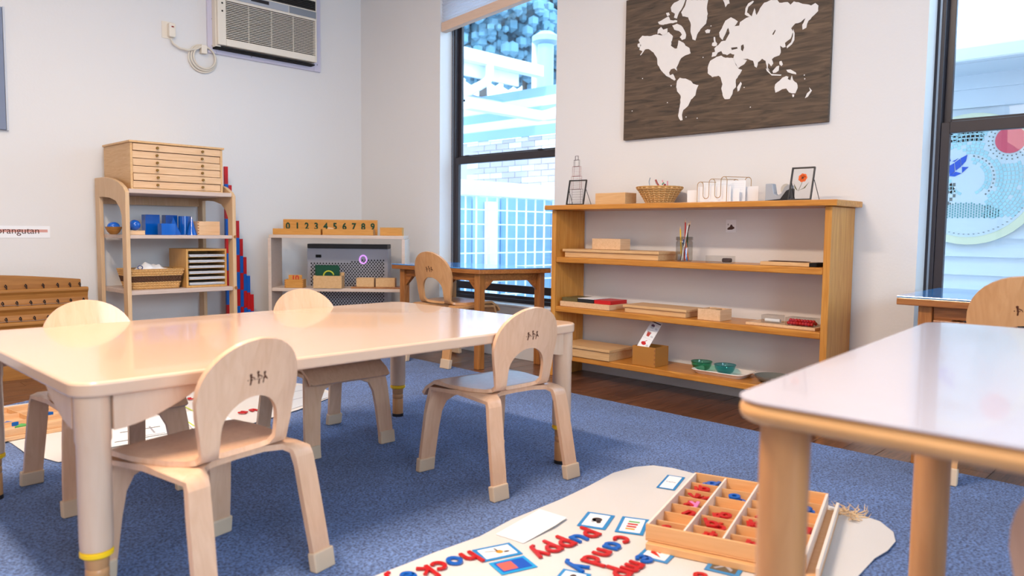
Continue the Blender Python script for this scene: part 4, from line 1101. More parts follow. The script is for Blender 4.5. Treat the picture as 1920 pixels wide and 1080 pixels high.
# ================================================================== MAP
m0 = at(1169, 261, x=XB-.02); m1 = at(1552, 231, x=XB-.02)
yL, yR, zb_ = m0.y, m1.y, (m0.z+m1.z)/2
mp = empty('world_map_board', (XB-.0005, (yL+yR)/2, zb_), 'dark stained wood board with painted white world map on the wall', 'wall art')
loc(MB().box(XB-.022, XB-.0006, yR, yL, zb_, zb_+.74), mp).build('board', M_mapwood, mp, bevel=.002)
mapx = XB-.0222
def mpt(px, py):
    p = at(px, py, x=mapx); return (p.y, p.z)
def conv(pts, ox, oy, s): return [(ox+x/s, oy+y/s) for x, y in pts]
Z1 = (1140, 0, 3.857)
C_ = {
 'north_america': conv([(222,290),(250,258),(300,262),(345,250),(400,255),(440,232),(470,262),(462,300),(455,330),(490,350),(505,330),(510,292),(545,308),(560,330),(590,348),(598,385),(560,400),(530,420),(510,460),(495,490),(500,512),(480,495),(455,502),(442,525),(448,545),(470,535),(478,548),(490,575),(480,583),(450,562),(420,548),(385,510),(360,470),(355,420),(330,380),(295,355),(268,358),(240,398),(232,400),(250,372),(228,362),(235,320)], *Z1),
 'south_america': conv([(500,585),(520,562),(560,568),(600,585),(615,605),(655,615),(640,650),(632,690),(600,720),(580,765),(545,795),(535,830),(540,868),(525,872),(508,840),(515,790),(525,740),(525,690),(500,660),(494,630)], *Z1),
 'greenland': conv([(570,0),(725,0),(715,60),(722,100),(710,170),(670,210),(645,250),(632,293),(612,285),(598,230),(600,180),(580,125),(540,118),(530,90),(555,50)], *Z1),
 'africa': conv([(785,412),(820,402),(850,418),(905,420),(925,470),(945,498),(970,505),(955,535),(925,575),(925,630),(905,650),(900,680),(880,715),(845,717),(830,690),(820,640),(828,610),(815,560),(800,548),(755,558),(722,530),(722,490),(740,440)], *Z1),
 'eurasia': conv([(750,412),(755,380),(775,375),(770,350),(800,325),(820,300),(850,295),(880,240),(870,200),(850,245),(830,290),(808,265),(805,235),(830,190),(850,150),(890,125),(940,155),(915,190),(950,185),(955,160),(1000,130),(1040,120),(1060,60),(1075,110),(1100,60),(1130,20),(1180,0),(1225,0),(1240,20),(1300,15),(1320,35),(1345,10),(1425,30),(1470,40),(1500,22),(1522,40),(1520,80),(1490,110),(1450,150),(1435,200),(1408,215),(1405,180),(1430,130),(1395,160),(1355,170),(1325,205),(1340,230),(1320,280),(1280,310),(1285,340),(1265,345),(1245,330),(1250,380),(1240,400),(1200,415),(1185,430),(1195,460),(1180,480),(1160,455),(1155,490),(1170,510),(1150,495),(1140,440),(1115,425),(1085,450),(1075,490),(1060,480),(1050,440),(1010,425),(975,425),(1005,435),(985,465),(945,492),(925,460),(905,425),(915,395),(885,385),(860,400),(845,385),(855,395),(830,390),(820,370),(795,380),(780,405)], *Z1),
 'australia': conv([(1210,610),(1240,585),(1262,562),(1290,550),(1305,555),(1300,572),(1320,580),(1330,545),(1340,580),(1365,600),(1372,635),(1355,675),(1330,675),(1310,668),(1290,640),(1260,645),(1235,660),(1212,670),(1205,635)], *Z1),
 'madagascar': conv([(960,592),(968,605),(950,655),(938,662),(935,630)], *Z1),
 'new_zealand': conv([(1455,632),(1475,655),(1445,700),(1425,710),(1440,675),(1462,655)], *Z1),
 'iceland': conv([(702,222),(720,212),(740,215),(735,238),(710,240)], *Z1),
 'british_isles': conv([(765,268),(775,268),(778,300),(790,315),(785,332),(765,335),(752,330),(755,310),(768,305)], *Z1),
 'japan': conv([(1340,210),(1350,240),(1348,290),(1330,320),(1295,350),(1292,335),(1325,305),(1338,260)], *Z1),
 'new_guinea': conv([(1290,505),(1320,502),(1360,525),(1362,538),(1330,532),(1300,522)], *Z1),
 'borneo': conv([(1190,515),(1220,480),(1238,475),(1235,510),(1215,525),(1195,528)], *Z1),
 'sumatra': conv([(1142,495),(1155,500),(1180,535),(1255,540),(1250,548),(1185,546),(1150,515)], *Z1),
 'philippines': conv([(1240,445),(1255,440),(1265,465),(1255,478),(1240,465)], *Z1),
 'novaya_zemlya': conv([(1050,5),(1055,12),(1015,50),(1005,90),(1040,118),(1030,124),(990,105),(995,60),(1015,25)], *Z1),
 'svalbard': conv([(832,0),(875,0),(880,25),(865,30),(850,52),(842,20)], *Z1),
 'baffin_island': conv([(465,185),(500,172),(530,185),(550,215),(565,250),(560,280),(535,290),(520,270),(535,250),(515,225),(480,215)], *Z1),
 'arctic_island': conv([(362,215),(385,195),(400,215),(430,205),(430,240),(400,258),(375,240),(358,245)], *Z1),
 'ellesmere_island': conv([(480,20),(520,0),(560,0),(545,40),(530,70),(510,100),(498,135),(478,128),(485,100),(460,85),(455,55)], *Z1),
 'canadian_island': conv([(385,150),(400,140),(440,120),(450,145),(500,148),(500,160),(470,168),(440,170),(400,180),(370,175),(362,160)], *Z1),
 'north_island': conv([(420,95),(440,90),(448,108),(430,118)], *Z1),
 'tasmania': conv([(1332,683),(1347,683),(1345,700),(1335,702)], *Z1),
 'aleutians': conv([(215,318),(230,312),(240,330),(225,345),(215,335)], *Z1),
}
H_ = {'north_america': [conv([(458,300),(480,275),(500,290),(505,320),(500,350),(485,352),(460,335)], *Z1)],
      'eurasia': [conv([(962,330),(980,320),(985,345),(975,372),(962,360)], *Z1), conv([(890,345),(935,340),(938,352),(895,362)], *Z1), conv([(1208,215),(1214,220),(1198,252),(1187,250)], *Z1)]}
for k, pl_ in C_.items():
    o_ = [mpt(*q) for q in pl_]; hs = [[mpt(*q) for q in h] for h in H_.get(k, [])]
    # slightly roughened coast
    def rough(P):
        R__ = []
        for i in range(len(P)):
            a = V(P[i]); b = V(P[(i+1) % len(P)]); L_ = (b-a).length; n = max(1, int(L_/.010))
            for j in range(n):
                q = a.lerp(b, j/n)
                if j: q += V((random.uniform(-1, 1), random.uniform(-1, 1)))*.0016
                R__.append(tuple(q))
        return R__
    o_ = rough(o_) if len(o_) > 8 else o_
    m_ = plate(o_, hs, lambda u, v, d: V((mapx-d, u, v)), .0012, None)
    if m_.v: loc(m_, mp).build('painted_land', M_white_paint, mp)
for q in ((250,568),(457,620),(175,803),(430,742),(565,846),(645,855),(1030,775),(985,632),(688,415),(1420,543),(1423,570),(745,188)):
    px, py = conv([q], *Z1)[0]; u, v = mpt(px, py)
    loc(MB().prism(disc(u, v, .0028, 6), lambda a, b, d: V((mapx-d, a, b)), 0, .001), mp).build('painted_islet', M_white_paint, mp)

# ================================================================== SHELF UNIT A (left wall)
FA = 4.44; RA = 4.93; sxl, sxr = 1.518, 2.150
ua = empty('open_shelf_unit', ((sxl+sxr)/2, 4.69, 0), 'tall beech shelf unit with arched sides against the left wall', 'shelf')
def UA(mb): return loc(mb, ua)
ztr, ztf = 1.085, 1.012
def side(x0, x1, nm_='side_frame'):
    out = [(FA, 0), (FA+.06, 0), (FA+.06, .30)]
    O = [(FA, 0), (FA, ztf-.02), (FA+.03, ztf+.005), (FA+.10, ztf+.035), (FA+.2, ztf+.058), (FA+.33, ztr), (RA, ztr), (RA, 0)]
    hole = [(FA+.062, .05), (FA+.062, .86), (FA+.09, .905), (FA+.15, .945), (FA+.25, .965), (FA+.36, .972), (RA-.07, .972), (RA-.07, .05)]
    m = plate(O, [hole], lambda u, v, d: V((x0+d, u, v)), x1-x0, None)
    return UA(m).build(nm_, M_shelfA, ua, bevel=.002)
side(sxl, sxl+.022); side(sxr-.022, sxr)
zA = [at(325, 357, y=FA).z, at(330, 441, y=FA).z, at(330, 542, y=FA).z, .14]
tks = [.024, .020, .024, .022]
for z, tk in zip(zA, tks):
    UA(MB().box(sxl+.0225, sxr-.0225, FA+.006, RA-.01, z-tk, z)).build('shelf_board', M_shelfAx, ua, bevel=.002)
UA(MB().box(sxl+.0225, sxr-.0225, RA-.022, RA-.002, zA[0]-.075, zA[0]-.0245)).build('rear_rail', M_shelfA, ua)
for z in zA[1:3]:
    UA(MB().tube([(sxr-.008, FA-.006, z-.008), (sxr-.008, FA+.003, z-.008)], .009, 12)).build('shelf_bolt', M_dtable, ua)
# drawer cabinet
dx0, dx1, dy0, dy1 = 1.567, 2.095, 4.49, 4.915; dz0 = zA[0]+E_
dz1 = at(320, 269, y=dy0).z
dc = empty('drawer_cabinet', ((dx0+dx1)/2, (dy0+dy1)/2, dz0), 'pale wooden cabinet of six shallow drawers standing on the shelf unit', 'cabinet')
def DC(mb): return loc(mb, dc)
tw = .013
mb = MB().box(dx0, dx0+tw, dy0, dy1, dz0, dz1-.012).box(dx1-tw, dx1, dy0, dy1, dz0, dz1-.012).box(dx0+tw, dx1-tw, dy1-.01, dy1, dz0, dz1-.012).box(dx0+tw, dx1-tw, dy0, dy1-.01, dz0, dz0+.006)
DC(mb).build('carcass', M_beech, dc, bevel=.0015)
DC(MB().box(dx0-.008, dx1+.008, dy0-.010, dy1, dz1-.0118, dz1)).build('cabinet_top', M_beech, dc, bevel=.002)
dh = (dz1-.012-dz0-.008)/6
for i in range(6):
    z0_ = dz0+.007+i*dh
    off = (.001, -.006, .002, .0, .003, -.005)[i]
    dr = DC(MB().box(dx0+tw+.0015, dx1-tw-.0015, dy0+.002+off, dy1-.02, z0_+.0012, z0_+dh-.0022)).build('drawer', M_beechx, dc, bevel=.001)
    for q in (.27, .76):
        xx = dx0+(dx1-dx0)*q
        DC(MB().tube([(xx, dy0+.002+off, z0_+dh/2), (xx, dy0-.006+off, z0_+dh/2), (xx, dy0-.009+off, z0_+dh/2), (xx, dy0-.016+off, z0_+dh/2)], [.004, .004, .0082, .0070], 10)).build('brass_knob', mat('brass', (150, 112, 56), .35, metal=.6), dr, smooth=True)

# blue geometric solids
zS = zA[1]+E_
def X(px, y=4.53): return at(px, 430, y=y).x
def solid(nm, mb, lb, m=M_blue, sm=False): return tag(mb.build(nm, m, smooth=sm, bevel=0 if sm else .001), lb, 'solid')
bxx = X(207); y_ = 4.60
t = empty('shallow_bowl', (X(213, 4.62), 4.62, zS), 'shallow wooden bowl at the left end of the solids shelf', 'bowl')
pf = [(.001, .001), (.018, .001), (.034, .018), (.043, .038), (.045, .044)]
MB().lathe(pf+[(r-.003, z+.002) for r, z in pf[::-1][1:]], 24, caps=False).build('bowl_wall', M_bead, t, smooth=True)
solid('blue_ellipsoid', MB().ball((X(213, 4.62), 4.62, zS+.045), (.034, .026, .026), 20, 12), 'blue egg-shaped solid lying in the shallow bowl', sm=True)
t = empty('round_stand', (X(255), 4.55, zS), 'small wooden block stand under the blue sphere', 'stand')
MB().box(-.042, .045, -.03, .03, 0, .024).build('stand_block', M_beechx, t, bevel=.001)
solid('blue_sphere', MB().ball((X(254), 4.54, zS+.0245+.030), .030, 24, 16), 'glossy blue sphere on its wooden stand', sm=True)
solid('blue_ovoid', MB().ball((X(243, 4.66), 4.62, zS+.0265+.022), (.034, .026, .022), 20, 12), 'blue ovoid solid behind the sphere on the stand', sm=True)
h9 = .112
solid('blue_cylinder', MB().box(X(273, 4.66), X(300, 4.66), 4.66, 4.72, zS, zS+h9*1.05), 'tall blue square prism, left one on the solids shelf')
x_ = X(315); solid('blue_cube', MB().box(X(299), X(325), 4.50, 4.555, zS, zS+.066), 'bright blue cube in front on the solids shelf')
solid('blue_prism', MB().box(X(311, 4.68), X(333, 4.68), 4.68, 4.74, zS, zS+h9*1.05), 'tall blue prism behind the cube, middle of the shelf')
c_ = (X(325, 4.60), 4.60, zS)
solid('blue_pyramid', MB().add([(c_[0]-.034, c_[1]-.03, zS), (c_[0]+.034, c_[1]-.03, zS), (c_[0]+.034, c_[1]+.03, zS), (c_[0]-.034, c_[1]+.03, zS), (c_[0], c_[1], zS+h9*.95)], [(0, 3, 2, 1), (0, 1, 4), (1, 2, 4), (2, 3, 4), (3, 0, 4)]), 'blue pyramid between the blue cube and the cylinder')
c_ = (X(349, 4.62), 4.64, zS)
solid('blue_cylinder', MB().lathe([(.036, 0), (.036, h9)], 28, c_), 'tall blue cylinder standing right of the pyramid', sm=True)
c_ = (X(361, 4.54), 4.55, zS)
solid('blue_cone', MB().lathe([(.030, 0), (.0008, h9*.96)], 28, c_), 'blue cone in front of the cylinder beside the wooden box', sm=True)
t = empty('solids_box', ((X(395)), 4.58, zS), 'pale open wooden box with finger joints at the right of the solids shelf', 'box')
w_ = (X(421)-X(389))/2; MB().box(-w_-.03, w_, -.06, .07, 0, .082).build('box_body', M_beechx, t, bevel=.0015)
for i in range(5): MB().box(-w_-.0305, -w_-.022, -.0606, -.0600, .006+i*.016, .014+i*.016).build('finger_joint', M_dtable, t)
# paper organiser
zP = zA[2]+E_
px0, px1 = X(355, 4.52), X(419, 4.52); ph = .228
po = empty('paper_organiser', ((px0+px1)/2-.02, 4.60, zP), 'wooden paper sorter with shelves of paper on the lower shelf', 'organiser')
ox = po.location.x; w0 = px0-.035-ox; w1 = px1-ox+.003
M_org = wood('sorter_wood', (198, 146, 78), (212, 164, 98), 'z', 7, .5, .1, 12)
mb = MB().box(w0, w0+.012, -.11, .14, 0, ph).box(w1-.01, w1, -.11, .14, 0, ph).box(w0+.012, w1-.01, -.11, .14, ph-.012, ph).box(w0+.012, w1-.01, -.11, .14, 0, .012).box(w0+.012, w1-.01, .13, .14, .012, ph-.012)
mb.build('sorter_case', M_org, po, bevel=.0015)
for i in range(6):
    z = .014+i*.0335
    if i: MB().box(w0+.012, w1-.01, -.105, .129, z-.003, z).build('divider', M_org, po)
    for j in range(3):
        pp = MB().box(ox+w0+.016+.004*random.random(), ox+w1-.013-.004*random.random(), 4.60-.112-.004*random.random(), 4.60+.12, zP+z+.001+j*.0045, zP+z+.0038+j*.0045)
        tag(pp.build('paper_stack', M_paper if j % 2 == 0 else M_papg), f'{("lower white", "grey", "upper white")[j]} paper sheets in the {("lowest", "second lowest", "third lowest", "third", "second", "top")[i]} slot of the wooden sorter', 'paper')
# long wicker basket with cloths
bxc = (X(225)+X(350))/2; bw = (X(350)-X(228))/2*.86
bxc += .002; lb_ = empty('long_basket', (bxc, 4.60, zP), 'long two-tone wicker basket with white cloths on the lower shelf', 'basket')
MB().box(-bw+.034, bw-.034, -.081, -.078, .005, .105).box(-bw+.034, bw-.034, .078, .081, .005, .105).build('basket_lining', M_wickd, lb_)
def rloop(w, d, z, n, amp, i, r=.012):
    P = rrect(-w, w, -d, d, r, 3); out = []
    for k in range(len(P)):
        a = V(P[k]); b = V(P[(k+1) % len(P)]); m_ = max(1, int((b-a).length/.008))
        for j in range(m_):
            q = a.lerp(b, j/m_); s_ = amp if (len(out)+i) % 2 else -amp; out.append((q.x+(s_ if abs(q.x) > w*.98 else 0), q.y+(s_ if abs(q.y) > d*.97 else 0), z))
    return out
for i in range(17):
    z = .004+i*.0068; g = i/16; m_ = M_wickd if 6 <= i <= 10 else (M_wick if i % 2 else M_wick2)
    MB().tube(rloop(bw-.03+.03*g, .085+.014*g, z, 0, .0024, i), .0036 if m_ is not M_wickd else .0042, 5, closed=True).build('woven_strand', m_, lb_, smooth=True)
MB().box(-bw+.035, bw-.035, -.08, .08, .001, .005).build('basket_base', M_wick, lb_)
n = 26; m = MB(); vs = []; fs = []; cw = bw*.74
for a in range(n):
    for b in range(9):
        u = -1+2*a/(n-1); v = -1+2*b/8
        e_ = (1-abs(u)**2.2)*(1-abs(v)**2.4)
        z = e_*(.030+.026*math.exp(-((u+.25)/.22)**2)+.012*math.exp(-((u-.35)/.2)**2)+.005*sin(11*u+4*v)+.004*sin(17*u-6*v)); vs.append((bxc+u*cw, 4.60+v*.066, zP+.098+z))
for a in range(n-1):
    for b in range(8): fs.append((a*9+b, (a+1)*9+b, (a+1)*9+b+1, a*9+b+1))
o = m.add(vs, fs).build('cloth_heap', M_paper, smooth=True); so = o.modifiers.new('s', 'SOLIDIFY'); so.thickness = .003
tag(o, 'rumpled white cloths heaped in the long wicker basket', 'cloth')
tag(MB().tube([(bxc-.085+.013*cos(2*pi*i/16), 4.53, zP+.124+.011*sin(2*pi*i/16)) for i in range(16)], .0028, 6, closed=True).build('scissor_handle', mat('navy_plastic', (30, 60, 120), .4), smooth=True), 'navy ring handle of scissors in the long basket', 'scissors')

# ---- number rods beside the unit
for i, (px, py) in enumerate(((428, 312), (435, 347), (444, 380), (451, 414), (457, 448), (461, 482), (469, 517), (473, 552))):
    p = at(px, py, y=4.80+(i % 2)*0.0)
    seg = .113; n = 10-i
    yy0 = 4.845-.030*(i % 3)*0
    x0 = 2.262+i*.0222; zt_ = p.z*1.0
    rod = empty('number_rod', (x0+.012, 4.83-.003*i, 0), ('tallest', 'second tallest', 'third tallest', 'fourth tallest', 'fifth tallest', 'third shortest', 'second shortest', 'shortest')[i]+' red and blue rod standing beside the beech shelf unit', 'rod', 'red and blue number rods')
    z = zt_; k = 0
    cols = {0: 0, 1: 0, 2: 1, 3: 0, 4: 0, 5: 0, 6: 1, 7: 0}[i]
    while z > 0.001:
        zl = max(0, z-seg)
        MB().box(-.0108, .0108, -.0108, .0108, zl+.0002, z).build('rod_segment', (M_red, M_bluep)[(k+cols) % 2], rod, bevel=.0008)
        z = zl; k += 1

# ================================================================== WOODEN BEAD DISPLAY (far left)
dv = empty('bead_display', (1.0, 4.74, 0), 'stepped brown wooden bead chain display with arched back against the left wall', 'display')
def DV(mb): return loc(mb, dv)
bx0, bx1 = .30, at(163, 560, y=4.79).x
ztop = at(70, 514, y=4.82).z
P = [(bx0, 0), (bx1-.02, 0), (bx1-.02, ztop-.035)]
for i in range(1, 14):
    t_ = i/14; P.append((bx1-.02+(bx0-bx1+.02)*t_, ztop-.035+.038*sin(pi*min(1, t_*1.0))))
P.append((bx0, ztop-.035))
DV(MB().prism(P, lambda u, v, d: V((u, d, v)), 4.82, 4.84)).build('back_panel', M_bead, dv, bevel=.003)
zst = [at(80, 541, y=4.78).z, at(60, 573, y=4.72).z, at(40, 604, y=4.66).z, .16, .08]
M_hook = mat('dark_hook', (52, 42, 40), .4, metal=.3)
M_chain = mat('bead_chain', (150, 130, 120), .4)
for i, z in enumerate(zst[:4]):
    yf = 4.775-i*.062
    zl = zst[i+1] if i < 4 else 0
    # cove-shaped step: rounded nose and curved riser
    prof_ = [(yf+.045, z), (yf+.006, z), (yf, z-.006), (yf, z-.016), (yf+.010, z-.03), (yf+.016, zl+.03), (yf+.010, zl+.006), (yf-.02, zl+.0005), (yf+.045, zl+.0005)]
    DV(MB().prism(prof_, lambda u, v, d: V((d, u, v)), bx0+.0, bx1+.006+i*.008)).build('step', M_bead, dv, bevel=.0015)
    nh_ = 9
    for j in range(nh_):
        xx = bx1-.03-(j*.065 if i else j*.045*(1+.12*j))
        if xx < bx0+.03: break
        DV(MB().tube([(xx, yf+.022, z+.0005), (xx, yf+.022, z+.018), (xx-.006, yf+.014, z+.026), (xx-.012, yf+.010, z+.018), (xx-.006, yf+.008, z+.010)], .0032, 6)).build('hook', M_hook, dv)
    pts = []
    for j in range(30): pts.append((bx1-.03-j*.03, yf+.012, z+.008-.004*abs(sin(j*.5))))
    pts = [q for q in pts if q[0] > bx0+.02]
    tagc = MB().tube([(a-0, b-.0, c) for a, b, c in pts], .0016, 5)
    if i: 
        o = tagc.build('bead_chain', M_chain); tag(o, ('', 'string of beads hooked along the second step of the display', 'string of beads hooked along the third step of the display', 'string of beads hooked along the lowest step of the display')[i], 'bead chain')
for (xa, xb) in ((bx0, bx0+.02),): DV(MB().box(xa, xb, 4.56, 4.82, 0, .07)).build('end_block', M_bead, dv)
DV(MB().box(bx0, bx1+.03, 4.565, 4.818, 0, .0795)).build('base_block', M_bead, dv)

# word card on the wall
a = at(-20, 423, y=YA); b = at(94, 446, y=YA); b0 = at(94, 424, y=YA)
wc = empty('word_card', ((a.x+b.x)/2, YA-.0005, (b.z+b0.z)/2), 'white strip with the word orangutan stuck on the left wall', 'sign')
ww = (b.x-a.x)/2; wh = (b0.z-b.z)/2
MB().box(-ww, ww, -.0015, 0, -wh, wh).build('card_sheet', M_paper, wc)
MB().box(-ww, ww-.012, -.0019, -.0016, -.002, .014).build('pink_band', mat('salmon_band', (216, 160, 150), .7), wc)
tx = text_mb('orangutan', .052, .0002); xform(tx, (at(34, 436, y=YA).x-wc.location.x, -.0022, -.010), (1, 0, 0), (0, 0, 1), (0, -1, 0))
tx.build('lettering', M_brown, wc)

# grey board at the left edge of the picture
a = at(3, 10, y=YA-.02); b = at(4, 243, y=YA-.02)
gb = empty('pin_board', (a.x-.25, YA-.0005, b.z), 'blue-grey board edge on the left wall at the picture edge', 'board')
MB().box(-.25, .25, -.025, 0, 0, .66).build('board_panel', mat('blue_grey_board', (126, 136, 158), .6, .3, .1, 80), gb, bevel=.003)
MB().box(.251, .262, -.027, 0, -.003, .663).build('board_edge', mat('pale_board_edge', (196, 200, 208), .5), gb, bevel=.002)

# ================================================================== AIR CONDITIONER
t0 = at(387, 60, y=YA); t1 = at(599, 136, y=YA); tz = at(500, 119, y=YA).z
ac = empty('air_conditioner', ((t0.x+t1.x)/2, YA-.0005, tz), 'window air conditioner set in a lilac frame high on the left wall', 'air conditioner')
def AC(mb): return loc(mb, ac)
ax0, ax1, az0, az1 = t0.x, t1.x, tz, 2.52
AC(MB().box(ax0, ax0+.055, YA-.018, YA-.0006, az0, az1).box(ax1-.055, ax1, YA-.018, YA-.0006, az0, az1).box(ax0+.055, ax1-.055, YA-.018, YA-.0006, az0, az0+.055).box(ax0+.055, ax1-.055, YA-.018, YA-.0006, az1-.05, az1)).build('frame_board', M_lilac, ac, bevel=.002)
ux0, ux1 = at(407, 90, y=YA-.09).x+.005, at(596, 110, y=YA-.09).x-.012; uz0 = at(420, 85, y=YA-.09).z; uz1 = az1-.055
uy = YA-.10
AC(MB().box(ux0-.004, ux0+.03, uy+.03, YA-.0185, uz0-.01, uz1)).build('side_case', M_acw, ac, bevel=.002)
AC(MB().box(ux0-.002, ux1-.004, YA-.075, YA-.0185, uz0-.020, uz0-.0105)).build('gap_strip', M_dark, ac)
gx0, gx1 = ux0+.055, ux1-.012; gz0 = uz0+.045; gz1 = gz0+.245
# front face as a frame around the grille
AC(MB().box(ux0, gx0, uy, YA-.02, uz0, uz1).box(gx1, ux1, uy, YA-.02, uz0, uz1).box(gx0, gx1, uy, YA-.02, uz0, gz0).box(gx0, gx1, uy, YA-.02, gz1, uz1)).build('front_panel', M_acw, ac, bevel=.004)
AC(MB().box(gx0, gx1, uy+.03, uy+.035, gz0, gz1)).build('grille_recess', M_dark, ac)
for i in range(22):
    z = gz0+.006+i*.0112
    AC(MB().box(gx0, gx1, uy+.001, uy+.007, z, z+.0042)).build('louvre', M_acw, ac)
for q in (.25, .5, .75):
    xx = gx0+(gx1-gx0)*q; AC(MB().box(xx-.003, xx+.003, uy+.017, uy+.024, gz0, gz1)).build('grille_rib', M_acw, ac)
AC(MB().box(gx0-.012, gx0+(gx1-gx0)*.68, uy-.004, uy-.0005, gz1+.012, gz1+.058)).build('control_panel', M_acg, ac, bevel=.001)
AC(MB().box(gx0+.17, gx0+.30, uy-.006, uy-.0042, gz1+.030, gz1+.052)).build('display', M_black, ac, bevel=.001)
AC(MB().box(gx0+(gx1-gx0)*.69, gx1+.004, uy-.004, uy-.0005, gz1+.012, gz1+.058)).build('grey_cover', mat('dark_grey_plastic', (132, 138, 146), .4), ac, bevel=.001)
AC(MB().box(gx0+.28, gx1, uy-.003, uy-.0005, gz1+.066, gz1+.13)).build('outlet_vent', M_dark, ac)
for i in range(5): AC(MB().box(gx0+.285, gx1-.005, uy-.008, uy-.0032, gz1+.070+i*.012, gz1+.073+i*.012)).build('vent_slat', mat('dark_slat', (60, 56, 54), .5), ac)
for z in (gz0+.22, gz0+.17): AC(MB().tube([(ux0+.0295, uy-.0012, z), (ux0+.0295, uy-.0002, z)], .006, 12)).build('screw_hole', M_dark, ac)
for (xx, z) in ((ax0+.03, az0+.22), (ax0+.05, az0+.03), (ax0+.3, az0+.022), (ax1-.03, az0+.05), (ax1-.08, az0+.03)):
    AC(MB().tube([(xx, YA-.020, z), (xx, YA-.0182, z)], .003, 8)).build('screw', M_dark, ac)
# outlet, plug, cord
op = at(315, 57, y=YA)
ou = empty('wall_outlet', (op.x, YA-.0005, op.z), 'cream wall outlet plate left of the air conditioner', 'outlet')
MB().box(-.040, .030, -.005, 0, -.052, .052).build('cover_plate', M_acw, ou, bevel=.002)
MB().box(-.010, .022, -.0058, -.0051, -.04, .04).build('socket_face', M_acw, ou)
pg = empty('power_cord', (op.x+.012, YA-.0065, op.z), 'thick beige cord and plug, coiled beside the air conditioner', 'cord')
MB().prism(rrect(-.020, .020, -.045, .042, .010), lambda u, v, d: V((u, -d, v)), 0, .034).build('plug', M_acw, pg, bevel=.003)
MB().box(-.006, .008, -.036, -.0345, .015, .022).build('reset_button', M_darkred, pg)
def PC(px, py, yo=.03): p = at(px, py, y=YA-yo); return p-pg.location
MB().tube([PC(320, 72), PC(325, 82), PC(337, 90), PC(352, 94), PC(368, 92), PC(380, 86)], .0065, 8).build('cord', M_cord, pg, smooth=True)
cc_ = at(381, 110, y=YA-.02)-pg.location
for k in range(3):
    rx = (.094, .084, .075)[k]
    MB().tube([cc_+V((rx*.96*cos(2*pi*i/32)+.003*k, -.010*(k-1)*.9, rx*.92*sin(2*pi*i/32)+.003*k)) for i in range(32)], .0058, 8, closed=True).build('cord_coil', M_cord, pg, smooth=True)
MB().box(cc_.x-.018, cc_.x+.020, cc_.y-.020, cc_.y+.018, cc_.z+.030, cc_.z+.085).build('cord_clip', M_acw, pg, bevel=.003)
MB().tube([PC(398, 86), PC(404, 80), PC(408, 72)], .006, 8).build('cord_end', M_cord, pg, smooth=True)

# ================================================================== NUMBER SHELF (across the corner)
ang = math.atan2(-(_r.x), _r.y)
rxv = V((_r.x, _r.y, 0)).normalized(); fyv = V((_f.x, _f.y, 0)).normalized()
NZ = YAW-pi/2
D_ = 5.02
def ray0(px): d = _f+(px-960)/FPX*_r; k = D_/V((d.x, d.y)).dot(V((fyv.x, fyv.y))); return V((d.x*k, d.y*k, 0))
nl, nr = ray0(506), ray0(756); nw = (nr-nl).length/2; nc = (nl+nr)/2
ns = empty('number_shelf', (nc.x, nc.y, 0), 'low pale shelf standing across the corner beside the left window', 'shelf', rz=NZ)
# local: x along the front to the right, y away from the camera
def nz_at(py, px=630, dep=0): 
    d = _f+(px-960)/FPX*_r-(py-540)/FPX*_u; k = (D_+dep)/V((d.x, d.y)).dot(V((fyv.x, fyv.y))); return H+d.z*k
def nx(px, dep=0):
    d = _f+(px-960)/FPX*_r; k = (D_+dep)/V((d.x, d.y)).dot(V((fyv.x, fyv.y)))
    return (V((d.x*k, d.y*k, 0))-V((nc.x, nc.y, 0))).dot(rxv)
ntop = nz_at(441); nmid = nz_at(541); ndp = .24
M_nsh = wood('pale_shelf_wood', (206, 184, 168), (216, 196, 182), 'x', 5, .5, .1, 12)
MB().box(-nw-.004, nw+.004, 0, ndp, ntop-.022, ntop).build('top_board', M_nsh, ns, bevel=.002)
for s_ in (-1, 1): MB().box(s_*nw-.011, s_*nw+.011, .001, ndp, 0, ntop-.0225).build('side_panel', M_nsh, ns, bevel=.002)
for z in (nmid, .08): MB().box(-nw+.0115, nw-.0115, .004, ndp-.002, z-.022, z).build('shelf_board', M_nsh, ns, bevel=.002)
def nthing(name, px, y, z, label, cat, grp=None):
    p = V((nc.x, nc.y, 0))+rxv*nx(px, y)+fyv*y; return empty(name, (p.x, p.y, z), label, cat, grp, rz=NZ)
def wpx(px0, px1, dep=0): return (px1-px0)/FPX*(D_+dep)
# numbered board and tray
t = nthing('number_board', 620, .14, ntop+E_, 'orange wooden board printed with the digits 0 to 9 on the corner shelf', 'number board')
w_ = wpx(532, 708, .14)/2; hh = nz_at(412, 620, .14)-ntop
MB().box(-w_, w_, 0, .012, 0, hh).build('board', M_orange, t, bevel=.001)
for i, ch in enumerate('0123456789'):
    tx = text_mb(ch, .062,   .0006, .0022); px = 541+i*17.6
    xform(tx, ((px-620)/FPX*(D_+.14), -.001, hh*.36), (.92, 0, 0), (0, 0, 1), (0, -1, 0)); tx.build('digit', M_greend, t)
for j, (pa, pb, lb) in enumerate(((516, 605, 'honey wooden tray in front of digits 0 to 4 on the corner shelf'), (608, 702, 'honey wooden tray in front of the digits 5 to 9'))):
    t = nthing('counting_tray', (pa+pb)/2, .05, ntop+E_, lb, 'tray'); w_ = wpx(pa, pb, .05)/2; hh = .040
    mb = MB().box(-w_, w_, -.04, -.034, 0, hh).box(-w_, w_, .034, .04, 0, hh).box(-w_, -w_+.006, -.034, .034, 0, hh).box(w_-.006, w_, -.034, .034, 0, hh).box(-w_+.006, w_-.006, -.034, .034, 0, .005)
    mb.build('tray_body', M_orange, t, bevel=.001)
t = nthing('small_box', 735, .06, ntop+E_, 'small honey wooden box at the right end of the corner shelf top', 'box')
